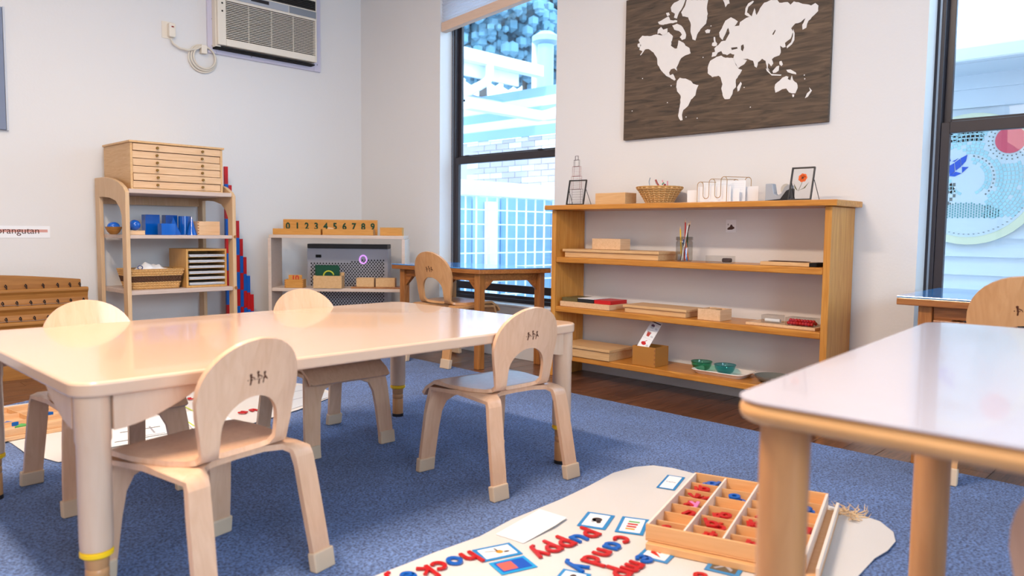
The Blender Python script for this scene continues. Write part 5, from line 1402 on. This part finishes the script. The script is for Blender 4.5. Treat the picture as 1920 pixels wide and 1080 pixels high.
w_ = wpx(714, 755, .06)/2; MB().box(-w_, w_, -.04, .04, 0, .050).build('box_body', M_orange, t, bevel=.001); MB().box(-w_-.001, w_+.001, -.041, .041, .0502, .054).build('box_lid', M_org, t, bevel=.001)
t = nthing('card_chip', 620, .047, ntop+.005, 'little white card lying in the counting tray under digit 4', 'card')
MB().box(-.02, .02, -.001, .001, 0, .045, rot=Matrix.Rotation(RAD(12), 3, 'Y')).build('card_sheet', M_beechx, t)
# middle level things
zq = nmid+E_
t = nthing('small_crate', 554, .04, zq, 'small finger-jointed wooden box holding a digit card, left on the corner shelf', 'box')
w_ = wpx(535, 570, .04)/2
mb = MB().box(-w_, w_, -.035, -.029, 0, .056).box(-w_, w_, .029, .035, 0, .056).box(-w_, -w_+.006, -.029, .029, 0, .056).box(w_-.006, w_, -.029, .029, 0, .056).box(-w_+.006, w_-.006, -.029, .029, 0, .005)
mb.build('box_body', M_orange, t, bevel=.001)
for i in range(4): MB().box(-w_-.0003, -w_+.007, -.0354, -.0351, .004+i*.014, .011+i*.014).build('finger_joint', M_dtable, t); MB().box(w_-.007, w_+.0003, -.0354, -.0351, .004+i*.014, .011+i*.014).build('finger_joint', M_dtable, t)
t = nthing('digit_card', 554, .045, zq+.006, 'wooden card with red number ten in the small crate', 'card')
MB().box(-.045, .045, -.002, .002, 0, .078).build('card_sheet', M_orange, t)
tx = text_mb('10', .05, .0004, .001); xform(tx, (0, -.0025, .040), (1, 0, 0), (0, 0, 1), (0, -1, 0)); tx.build('digits', M_red, t)
t = nthing('card_holder', 617, .04, zq, 'plain pale wooden box holding dark green cards on the corner shelf', 'box')
w_ = wpx(591, 644, .04)/2; hh = .083
mb = MB().box(-w_, w_, -.045, -.038, 0, hh).box(-w_, w_, .038, .045, 0, hh+.02).box(-w_, -w_+.007, -.038, .038, 0, hh).box(w_-.007, w_, -.038, .038, 0, hh).box(-w_+.007, w_-.007, -.038, .038, 0, .005)
mb.build('box_body', M_beech, t, bevel=.001)
t = nthing('letter_card', 615, .045, zq+.006, 'dark green card with a yellow round letter in the pale box', 'card')
w_ = wpx(593, 637, .04)/2; MB().box(-w_, w_, -.003, .003, 0, .14).build('card_sheet', M_teal, t, bevel=.0008)
mb = MB().tube([(.006+.034*cos(RAD(a)), -.004, .075+.032*sin(RAD(a))) for a in range(10, 350, 20)], .005, 6); mb.build('letter', mat('lime_yellow', (190, 196, 60), .6), t)
t2 = nthing('letter_card', 613, .056, zq+.006, 'second dark green card behind the round letter card', 'card')
MB().box(-w_, w_, -.002, .002, 0, .146).build('card_sheet', M_teal, t2, bevel=.0008)
t = nthing('thin_tray', 707, .075, zq, 'thin dark wooden tray with two boxes on the corner shelf', 'tray')
w_ = wpx(662, 753, .06)/2; MB().box(-w_, w_, -.065, .055, 0, .010).build('tray_body', M_dtable, t, bevel=.001)
for (pa, pb, lb) in ((670, 703, 'left pale box on the thin dark tray'), (706, 742, 'right pale box on the thin dark tray')):
    t = nthing('pale_box', (pa+pb)/2, .065, zq+.0105, lb, 'box'); w_ = wpx(pa, pb, .06)/2; hh = .058
    mb = MB().box(-w_, w_, -.035, -.03, 0, hh).box(-w_, w_, .03, .035, 0, hh).box(-w_, -w_+.006, -.03, .03, 0, hh).box(w_-.006, w_, -.03, .03, 0, hh).box(-w_+.006, w_-.006, -.03, .03, 0, .005)
    mb.build('box_body', M_beech, t, bevel=.001)
    k = nthing('slip_stack', (pa+pb)/2, .065, zq+.016, 'stack of slips inside the '+lb, 'cards'); MB().box(-w_+.008, w_-.008, -.027, .027, 0, .046).build('slips', M_bead, k)
# grey perforated purifier behind the shelf
pd_ = ndp+.03
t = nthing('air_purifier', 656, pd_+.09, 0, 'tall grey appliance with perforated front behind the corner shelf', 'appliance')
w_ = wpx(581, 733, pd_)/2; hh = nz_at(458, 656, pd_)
MB().box(-w_, w_, -.075, .075, .0, hh-.03).build('body', M_purif, t, bevel=.006)
MB().box(-w_+.003, w_-.003, -.08, .075, hh-.0295, hh).build('dark_lid', mat('black_lid', (38, 40, 44), .5), t, bevel=.004)
hm = MB(); r_ = .0068
zz_ = .06
rows = 0
while zz_ < hh-.10:
    xx = -w_+.03+(rows % 2)*.0105
    while xx < w_-.02:
        lim = hh-.135 if xx < -.02 else hh-.115-.02*sin((xx+w_)*9)
        if zz_ < lim: hm.add([(xx-r_, -.0752, zz_), (xx, -.0752, zz_-r_), (xx+r_, -.0752, zz_), (xx, -.0752, zz_+r_), (xx-r_, -.0765, zz_), (xx, -.0765, zz_-r_), (xx+r_, -.0765, zz_), (xx, -.0765, zz_+r_)], [(4, 5, 6, 7), (0, 1, 5, 4), (1, 2, 6, 5), (2, 3, 7, 6), (3, 0, 4, 7)])
        xx += .021
    zz_ += .0125; rows += 1
o = hm.build('perforations', M_dark, t); o['kind'] = 'stuff'
MB().box(-w_+.06, -w_+.10, -.077, -.0752, hh-.095, hh-.075).build('dark_handle', M_dark, t, bevel=.002)
MB().tube([(.11+.024*cos(2*pi*i/24), -.078, hh-.105+.028*sin(2*pi*i/24)) for i in range(24)], .0045, 8, closed=True).build('lilac_glow_ring', mat('lilac_glow', (214, 150, 240), .4, emit=.9), t, smooth=True)  # lilac ring with a weak glow of its own

# ================================================================== FLOOR MAT 1 (foreground)
def fp2(px, py, z=RZ): p = at(px, py, z=z); return (p.x, p.y)
outl = [(560, 1180), (690, 1090), (760, 1060), (815, 1040), (900, 1008), (960, 978), (1010, 955), (1050, 940), (1100, 915), (1150, 890), (1190, 877), (1225, 874), (1262, 880), (1310, 893), (1400, 910), (1500, 932), (1560, 953), (1610, 966), (1650, 982), (1675, 1000), (1679, 1018), (1664, 1037), (1640, 1050), (1622, 1068), (1608, 1085), (1590, 1130), (1500, 1240), (1200, 1330), (800, 1300)]
OM = [fp2(*p) for p in outl]
def wav(u, v, d):
    e_ = min(.05, edist(u, v, OM)); return V((u, v, RZ+.0015+d+(.004*(1-e_/.05))*(.5+.5*sin(u*23+v*31))))
m = plate(OM, [], wav, .0015, (.03, .03))
tag(m.build('floor_mat', M_cloth, smooth=True), 'cream canvas work mat on the carpet with letters, near foreground', 'mat')
MZ = RZ+.0045
# alphabet box
bz_ = .060
q0, q1, q3 = at(1303, 885, z=bz_+MZ), at(1554, 925, z=bz_+MZ), at(1219, 984, z=bz_+MZ)
bxv = (q1-q0); bxv.z = 0; bw_ = bxv.length; bxv.normalize(); byv = V((bxv.y, -bxv.x, 0))
if byv.dot(q3-q0) < 0: byv = -byv
bd_ = abs((q3-q0).dot(byv)); org = q0.copy(); org.z = 0
brz = math.atan2(bxv.y, bxv.x)
cen = org+bxv*bw_/2+byv*bd_/2
M_abx = wood('alphabet_box_wood', (222, 168, 114), (232, 182, 130), 'x', 6, .5, .1, 12)
M_abw = mat('pale_divider', (240, 226, 214), .5)
ab = empty('alphabet_box', (cen.x, cen.y, MZ), 'open divided wooden box of red and blue letters on the work mat', 'box', rz=brz)
hx, hy = bw_/2, bd_/2     # local +x along the back edge to the right; local y: away from camera is +
mb = MB(); h0, h1 = .018, bz_
mb.box(-hx, hx, -hy, hy, h0+.0005, h0+.005)
mb.box(-hx, hx, hy-.007, hy, h0+.005, h1).box(-hx, hx, -hy, -hy+.007, h0+.005, h1)
mb.build('box_frame', M_abx, ab, bevel=.0015)
for q_ in (-hx, hx-.007): MB().box(q_, q_+.007, -hy+.0071, hy-.0071, h0+.005, h1).build('end_wall', M_abw, ab, bevel=.001)
NCOL, NROW = 4, 7
for i in range(1, NCOL):
    xx = -hx+2*hx*i/NCOL; MB().box(xx-.0025, xx+.0025, -hy+.0072, hy-.0072, h0+.0052, h1-.002).build('long_divider', M_abw, ab)
for i in range(NCOL):
    for j in range(1, NROW-(i % 2)):
        yy_ = -hy+2*hy*j/(NROW-(i % 2)); a = -hx+2*hx*i/NCOL+.0055; b = -hx+2*hx*(i+1)/NCOL-.0055
        MB().box(max(a, -hx+.0075), min(b, hx-.0075), yy_-.002, yy_+.002, h0+.0052, h1-.010).build('short_divider', M_abx, ab)
lid = empty('box_lid', (cen.x+bxv.x*.012, cen.y+bxv.y*.012, MZ), 'shallow wooden lid lying under the alphabet box', 'lid', rz=brz)
MB().box(-hx-.006, hx+.016, -hy-.016, hy-.01, 0, .0175).build('lid_body', M_abx, lid, bevel=.0015)
MB().box(hx+.009, hx+.0165, -hy-.010, hy-.006, .0176, .040).build('lid_wall', M_abw, lid, bevel=.001)

# stroke-drawn movable letters
def arcp(cx, cy, rx, ry, a0, a1, n=12): return [(cx+rx*cos(RAD(a0+(a1-a0)*i/n)), cy+ry*sin(RAD(a0+(a1-a0)*i/n))) for i in range(n+1)]
GL = {
 'h': [[(0, 1.7), (0, 0)], arcp(.35, .6, .35, .4, 180, 0)+[(.7, 0)]],
 'o': [arcp(.42, .5, .42, .5, 0, 360, 18)],
 'c': [arcp(.45, .5, .42, .5, 50, 310, 14)],
 'k': [[(0, 1.7), (0, 0)], [(.6, 1.0), (.05, .45), (.65, 0)]],
 'e': [[(.05, .52), (.8, .52)]+arcp(.42, .5, .40, .5, 0, 310, 16)],
 'y': [[(0, 1), (.38, .1)], [(.78, 1), (.2, -.65), (-.05, -.7)]],
 'p': [[(0, 1.0), (0, -.8)], arcp(.42, .5, .42, .5, 180, -180, 18)],
 'u': [[(0, 1.0), (0, .4)]+arcp(.36, .4, .36, .4, 180, 360, 10)+[(.72, 1)], [(.72, .6), (.72, 0)]],
 'a': [arcp(.4, .5, .4, .5, 0, 360, 18), [(.8, 1), (.8, 0)]],
 'n': [[(0, 1.0), (0, 0)], arcp(.35, .6, .35, .4, 180, 0)+[(.7, 0)]],
 'd': [arcp(.4, .5, .4, .5, 0, 360, 18), [(.8, 1.7), (.8, 0)]],
 'm': [[(0, 1), (0, 0)], arcp(.3, .65, .3, .35, 180, 0)+[(.6, 0)], arcp(.9, .65, .3, .35, 180, 0)+[(1.2, 0)]],
 'v': [[(0, 1), (.38, 0), (.76, 1)]], 'x': [[(0, 1), (.7, 0)], [(.7, 1), (0, 0)]], 'w': [[(0, 1), (.3, 0), (.55, .8), (.8, 0), (1.1, 1)]],
 'b': [[(0, 1.7), (0, 0)], arcp(.42, .5, .42, .5, 180, -180, 18)], 't': [[(.3, 1.5), (.3, 0)], [(0, 1), (.65, 1)]], 's': [arcp(.35, .75, .3, .25, 40, 270, 8)+arcp(.35, .25, .3, .25, 90, -140, 8)],
 'r': [[(0, 1), (0, 0)], arcp(.3, .6, .3, .4, 180, 50)], 'i': [[(0, 1), (0, 0)]], 'g': [arcp(.4, .5, .4, .5, 0, 360, 18), [(.8, 1), (.8, -.4)]+arcp(.42, -.4, .38, .35, 0, -150, 8)],
}
def letter_mb(ch, size, wd=.0048, th=.005):
    mb = MB()
    for k, st in enumerate(GL[ch]):
        pts = [V((x*size, y*size)) for x, y in st]; n = len(pts); Lf = []; Rt = []
        closed = (pts[0]-pts[-1]).length < 1e-5
        for i in range(n):
            if closed: t_ = pts[(i+1) % (n-1)]-pts[(i-1) % (n-1)]
            else: t_ = pts[min(i+1, n-1)]-pts[max(i-1, 0)]
            t_ = t_.normalized(); nn_ = V((-t_.y, t_.x)); p_ = pts[i]
            if not closed and i == 0: p_ = p_-t_*wd*.6
            if not closed and i == n-1: p_ = p_+t_*wd*.6
            Lf.append(p_+nn_*wd); Rt.append(p_-nn_*wd)
        dz = k*.0002
        vs = []
        for i in range(n): vs += [(Lf[i].x, Lf[i].y, 0), (Rt[i].x, Rt[i].y, 0), (Rt[i].x, Rt[i].y, th+dz), (Lf[i].x, Lf[i].y, th+dz)]
        fs = []
        for i in range(n-1):
            a = i*4; b = a+4; fs += [(a, a+1, b+1, b), (a+1, a+2, b+2, b+1), (a+2, a+3, b+3, b+2), (a+3, a, b, b+3)]
        fs += [(0, 3, 2, 1), (n*4-4, n*4-3, n*4-2, n*4-1)]
        mb.add(vs, fs)
    return mb
LC = {}
def put_letter(ch, x, y, z, ang_, size, blue, label, group=None, tilt=(0, 0), s=1):
    key = (ch, blue, size)
    m_ = M_bluep if blue else M_red
    if key in LC: o = LC[key].copy(); COL.objects.link(o)
    else: o = letter_mb(ch, size).build('letter_'+ch if False else 'movable_letter', m_, bevel=.0008); LC[key] = o
    o.location = (x, y, z); o.rotation_euler = (tilt[0], tilt[1], ang_)
    tag(o, label, 'letter', group); return o
def word(letters, start, end, size, wname, vowels='aeiou', tail=''):
    """letters laid on the mat; the reading direction runs from start to end (pixel positions of first and last letter centre)"""
    a = V(fp2(*start, MZ)); b = V(fp2(*end, MZ)); d = (b-a).normalized(); an = math.atan2(d.y, d.x)
    n = len(letters); up = V((-d.y, d.x))
    for i, ch in enumerate(letters):
        c_ = a.lerp(b, i/max(1, n-1)); wdt = {'m': 1.2, 'w': 1.1}.get(ch, .8)
        o_ = c_-d*(wdt*size/2)-up*size*.5+d*random.uniform(-.002, .002)
        blue = ch in 'aeiou' or (wname == 'candy' and ch == 'y')
        cnt_ = letters[:i].count(ch)
        ordn = ('first ', 'second ', 'third ')[cnt_] if letters.count(ch) > 1 else ''
        put_letter(ch, o_.x, o_.y, MZ+.0005+.0046*(i % 2)*0+.0001*i, an+random.uniform(-.08, .08), size, blue, f'{ordn}{"blue" if blue else "red"} wooden letter {ch} in the word {wname} on the mat')
word('hockey', (880, 1044), (735, 1093), .035, 'hockey')
word('puppy', (1108, 1003), (1012, 1040), .035, 'puppy')
word('candy', (1166, 1013), (1086, 1066), .035, 'candy')
word('empty', (1207, 1050), (1120, 1110), .035, 'empty')
o = fp2(1303, 1076, MZ); put_letter('c', o[0], o[1], MZ, -2.6, .024, False, 'red letter c beside the photo card at the picture bottom')

# picture cards
def card(pxs, label, draw=None, inner=M_paper, border=M_cardblue, z=MZ, bd=.13):
    P = [V(fp2(px, py, z)) for px, py in pxs]; c_ = sum(P, V((0, 0)))/4
    # rectify to a rectangle
    ux = ((P[1]-P[0])+(P[2]-P[3])); uy = ((P[3]-P[0])+(P[2]-P[1])); w_ = ux.length/4; h_ = uy.length/4; ux.normalize()
    vy = V((ux.y, -ux.x)); vy = vy if vy.dot(uy) > 0 else -vy
    t = empty('picture_card', (c_.x, c_.y, z), label, 'card', rz=math.atan2(ux.y, ux.x))
    sgn_ = -1
    MB().box(-w_, w_, -h_, h_, 0, .0008).build('blue_border', border, t)
    q = min(w_, h_)*bd*2
    MB().box(-w_+q, w_-q, -h_+q, h_-q, .0009, .0012).build('card_face', inner, t)
    if draw:
        for pl_, m_, nm in draw:
            MB().prism([(x*(w_-q), y*(h_-q)) for x, y in pl_], ZU, .0013, .0016).build(nm, m_, t)
    return t
def el(cx, cy, rx, ry, n=12): return [(cx+rx*cos(2*pi*i/n), cy+ry*sin(2*pi*i/n)) for i in range(n)]
M_dbr = mat('print_dark_brown', (70, 56, 56), .7); M_org2 = mat('print_orange', (230, 150, 50), .7); M_pg = mat('print_green', (90, 170, 90), .7); M_prd = mat('print_red', (200, 60, 50), .7)
M_gy = mat('print_grey', (170, 170, 180), .7)
card([(1103.5, 960), (1153, 967), (1134.5, 994), (1080, 985)], 'blue-bordered card picturing a black and white puppy', [(el(.05, .1, .5, .35), M_dbr, 'puppy_print'), (el(-.2, -.1, .2, .3), M_gy, 'muzzle_print'), (el(.35, -.25, .22, .2), M_dbr, 'ear_print')])
card([(1172, 969), (1220, 975), (1203, 1004), (1147, 996)], 'blue-bordered card picturing coloured candy sticks', [([(-.5, .6), (.6, .6), (.6, .4), (-.5, .4)], M_pg, 'green_stick'), ([(-.5, .25), (.5, .25), (.5, .02), (-.5, .02)], M_prd, 'red_stick'), ([(-.5, -.12), (.45, -.12), (.45, -.34), (-.5, -.34)], M_prd, 'red_stick'), ([(-.5, -.48), (.4, -.48), (.4, -.68), (-.5, -.68)], M_org2, 'orange_stick')])
card([(884, 1032), (954.5, 1017.5), (981, 1038.5), (909.5, 1053.5)], 'blue-bordered card picturing an orange player with a stick', [(el(.1, -.1, .22, .35), M_org2, 'player_print'), ([(-.7, .35), (-.68, .42), (.1, .1), (.08, .02)], M_dbr, 'stick_print'), (el(.5, -.3, .2, .15), M_dbr, 'skate_print'), ([(0, .1), (.1, .1), (.05, .7), (-.05, .7)], M_dbr, 'arm_print')])
card([(912, 1057), (977, 1044), (1013.5, 1061), (945, 1078)], 'blue card with a red square picture beside the player card', [([(-.9, .8), (.1, .8), (.1, -.8), (-.9, -.8)], mat('print_coral', (210, 100, 90), .7), 'square_print')], inner=mat('card_blue_face', (10, 84, 190), .4), border=mat('bright_blue_sleeve', (30, 160, 220), .3))
card([(1223, 1014.7), (1276.7, 1027), (1253, 1058), (1195, 1043)], 'blue-bordered card picturing an open red box', [([(-.7, .3), (0, .75), (.7, .2), (.1, -.25)], M_prd, 'box_print'), ([(-.7, .1), (-.05, -.3), (.5, -.75), (-.6, -.4)], M_red, 'flap_print')])
card([(1341.4, 1041.4), (1404, 1057.7), (1382, 1081), (1317.5, 1068)], 'blue-bordered photograph card of tangled branches', [([(-.8, -.7), (-.6, -.8), (.8, .6), (.6, .8)], M_gy, 'branch_print'), ([(-.8, .6), (-.7, .8), (.7, -.5), (.6, -.8)], M_gy, 'branch_print'), (el(0, 0, .15, .2), M_gy, 'knot_print')], inner=mat('print_brown', (104, 92, 74), .7))
card([(1058, 1066), (1110, 1078), (1090, 1100), (1035, 1090)], 'blue-bordered card cut off at the picture bottom near candy', [(el(0, .2, .3, .4), M_dbr, 'photo_print')])
cd_ = card([(1256, 891.5), (1289, 896), (1260, 919), (1226, 913)], 'small blue-bordered name card above the alphabet box', None)
tx = text_mb('hello', .016, .0001); xform(tx, (0, -.004, .0015), (1, 0, 0), (0, 1, 0), (0, 0, 1)); tx.build('lettering', M_gy, cd_)
# blank paper, slightly curled
PP = [fp2(*p, MZ) for p in ((1012, 958), (1063, 974), (1040, 990), (981, 1019), (955, 1010), (929, 1002))]
m = plate(PP, [], lambda u, v, d: V((u, v, MZ+d+.006*max(0, sin((u-1.4)*14)))), .0006, (.03, .03))
tag(m.build('blank_paper', M_paper, smooth=True), 'blank white paper sheet on the work mat beside the carpet', 'paper')
# frayed cloth threads at the mat's far right
p = fp2(1590, 965, MZ)
mb = MB()
for i in range(46):
    a = random.random()*pi*2; c_ = V((p[0]+random.uniform(-.03, .03), p[1]+random.uniform(-.05, .04), MZ+.002)); mb.tube([c_, c_+V((.02*cos(a), .02*sin(a), .012*random.random())), c_+V((.035*cos(a+.5), .035*sin(a+.5), .004+.02*random.random()))], [.0018, .0014, .0005], 4)
fr_ = mb.build('frayed_threads', mat('tan_thread', (222, 190, 150), .8)); fr_['kind'] = 'stuff'; tag(fr_, 'tuft of frayed tan threads on the edge of the work mat', 'threads')
# letters lying in the box compartments
R2 = Matrix.Rotation(brz, 2)
def cell(i, j, fx=0, fy=0):
    nr_ = NROW-(i % 2); u = -hx+2*hx*(i+.5)/NCOL+fx; v = hy-2*hy*(j+.5)/nr_+fy
    q = R2 @ V((u, v)); return cen.x+q.x, cen.y+q.y
cont = [(0, 0, 'd', True), (0, 1, 'b', False), (0, 2, 'v', False), (0, 2, 'w', False), (0, 3, 'x', False), (0, 4, 'n', False), (0, 6, 's', False), (1, 1, 'o', True), (1, 3, 'p', False), (1, 4, 'b', False), (1, 5, 't', False), (2, 1, 'm', False), (2, 3, 'r', False), (2, 4, 'k', False), (2, 6, 'h', False), (3, 1, 'e', True), (3, 3, 'g', False), (3, 5, 'a', True), (3, 4, 'i', True)]
CN = ('left', 'second', 'third', 'right')
RN = ('rearmost', 'second', 'third', 'fourth', 'fifth', 'sixth', 'nearest')
for i, j, ch, blue in cont:
    for k in range(3):
        x_, y_ = cell(i, j, random.uniform(-.018, .004), random.uniform(-.004, .002))
        put_letter(ch, x_-.006, y_-.004, MZ+h0+.012+k*.0055, brz+random.uniform(-.5, .5), .028, blue, f'{"blue" if blue else "red"} letter {ch} piled in the {RN[j]} compartment of the {CN[i]} column', f'{ch} letters in the alphabet box')
x_, y_ = cell(0, 3, .012)
o = put_letter('y', x_-.008, y_, MZ+h0+.024, brz+.4, .0251, False, 'pink letter y lying on the red letters in the box'); o.data = o.data.copy(); o.data.materials[0] = M_pink

# ================================================================== FLOOR MAT 2 (under the long table)
o2 = [(-60, 800), (22, 832), (48, 852), (110, 868), (200, 850), (330, 830), (380, 822), (470, 797), (560, 770), (627, 744), (628, 738), (590, 724), (545, 718), (460, 705), (330, 722), (200, 738), (60, 757), (-80, 775)]
OM2 = [fp2(*p) for p in o2]
m = plate(OM2, [], lambda u, v, d: V((u, v, RZ+.001+d+.0015*(1+sin(u*20+v*17)))), .0015, (.05, .05))
tag(m.build('floor_mat', M_cloth, smooth=True), 'cream work mat on the carpet beneath the long table', 'mat')
M2 = RZ+.0057
# sheets on it
def sheet(pxs, label, m_, nm='printed_sheet', z=M2, extra=None, cat='sheet'):
    P = [fp2(px, py, z) for px, py in pxs]; cx = sum(p[0] for p in P)/len(P); cy = sum(p[1] for p in P)/len(P)
    t = empty(nm, (cx, cy, z), label, cat)
    loc(MB().prism(P, ZU, z, z+.0012), t).build('sheet_body', m_, t)
    if extra:
        for (a, b, mm) in extra:
            A_, B_2 = V(fp2(*a, z)), V(fp2(*b, z)); d = (B_2-A_).normalized(); n = V((-d.y, d.x))*.0035
            loc(MB().prism([tuple(A_+n), tuple(A_-n), tuple(B_2-n), tuple(B_2+n)], ZU, z+.0013, z+.0017), t).build('printed_line', mm, t)
    return t
M_yl = mat('print_yellow_green', (200, 214, 90), .7)
ink = [((225, 812), (300, 800), M_dbr), ((240, 822), (310, 812), M_gy), ((330, 792), (345, 786), M_dbr), ((215, 830), (350, 808), M_dbr), ((255, 803), (262, 816), M_dbr), ((280, 800), (290, 812), M_gy)]
sheet([(150, 850), (350, 812), (345, 788), (300, 780), (150, 808)], 'drawn puzzle sheet with dark ink lines under the table', M_paper, extra=ink)
sheet([(335, 775), (400, 765), (440, 790), (365, 808)], 'sheet with yellow lines behind the near chair', M_paper, extra=[((345, 762), (370, 775), M_yl), ((350, 790), (365, 800), M_yl)])
sheet([(500, 742), (560, 722), (628, 741), (545, 768)], 'pale board lying at the right end of the under-table mat', M_papg, 'pale_board', z=M2+.0, extra=[((505, 745), (585, 728), M_gy), ((520, 757), (600, 738), M_gy)])
for i, (px, py, an, sc) in enumerate(((340, 734, .2, 1), (352, 740, 1.4, 1), (345, 748, -.4, 1), (360, 750, .5, 1), (330, 730, 2, 1), (352, 728, .1, 1), (475, 772, .1, 1), (458, 776, .5, 1))):
    x_, y_ = fp2(px, py, M2); put_letter('unicorn'[i % 7] if 'unicorn'[i % 7] in GL else 'i', x_, y_, M2+.0015, an, .026, False, f'small red wooden letter on the under-table mat, {("rearmost", "second", "third", "fourth", "fifth", "sixth", "far right", "second from right")[i]}')
# divided tray of coloured pieces at the left
t_c = at(60, 792, z=M2)
a = at(20, 762, z=.06); b = at(110, 748, z=.06)
dvx = V((b.x-a.x, b.y-a.y)).normalized(); drz = math.atan2(dvx.y, dvx.x)
cc2 = V(fp2(50, 796, M2))
sb_ = empty('sorting_tray', (cc2.x, cc2.y, M2), 'divided wooden sorting tray on the mat below the left table end', 'tray', rz=drz)
hx2, hy2 = .16, .20
mb = MB().box(-hx2, hx2, -hy2, hy2, .014, .018)
mb.box(-hx2, hx2, -hy2, -hy2+.007, .018, .040).box(-hx2, hx2, hy2-.007, hy2, .018, .040).box(-hx2, -hx2+.007, -hy2+.007, hy2-.007, .018, .040).box(hx2-.007, hx2, -hy2+.007, hy2-.007, .018, .040)
mb.build('tray_frame', M_beechx, sb_, bevel=.001)
for j in range(1, 3): yy_ = -hy2+2*hy2*j/3; MB().box(-hx2+.0075, hx2-.0075, yy_-.002, yy_+.002, .0182, .037).build('divider', M_beechx, sb_)
MB().box(-.002, .002, -hy2+.0075, hy2-.0075, .0182, .036).build('divider', M_abx, sb_)
MB().box(-hx2-.006, hx2+.006, -hy2-.010, hy2, 0, .0135)  .build('tray_base', M_beechx, sb_, bevel=.001)
R3 = Matrix.Rotation(drz, 2)
for i, (u, v, m_, lb) in enumerate(((-.08, -.05, M_bluep, 'blue piece in the sorting tray'), (.07, .02, M_bluep, 'dark blue piece in the right half of the sorting tray'), (-.06, -.13, M_pg, 'green piece in the near compartment of the sorting tray'))):
    q = R3 @ V((u, v)); tag(MB().prism([(cc2.x+q.x+a_, cc2.y+q.y+b_) for a_, b_ in ((-.03, -.018), (.03, -.018), (.0, .022))], ZU, M2+.0186, M2+.034).build('tray_piece', m_, bevel=.001), lb, 'piece')

bpy.context.view_layer.update()
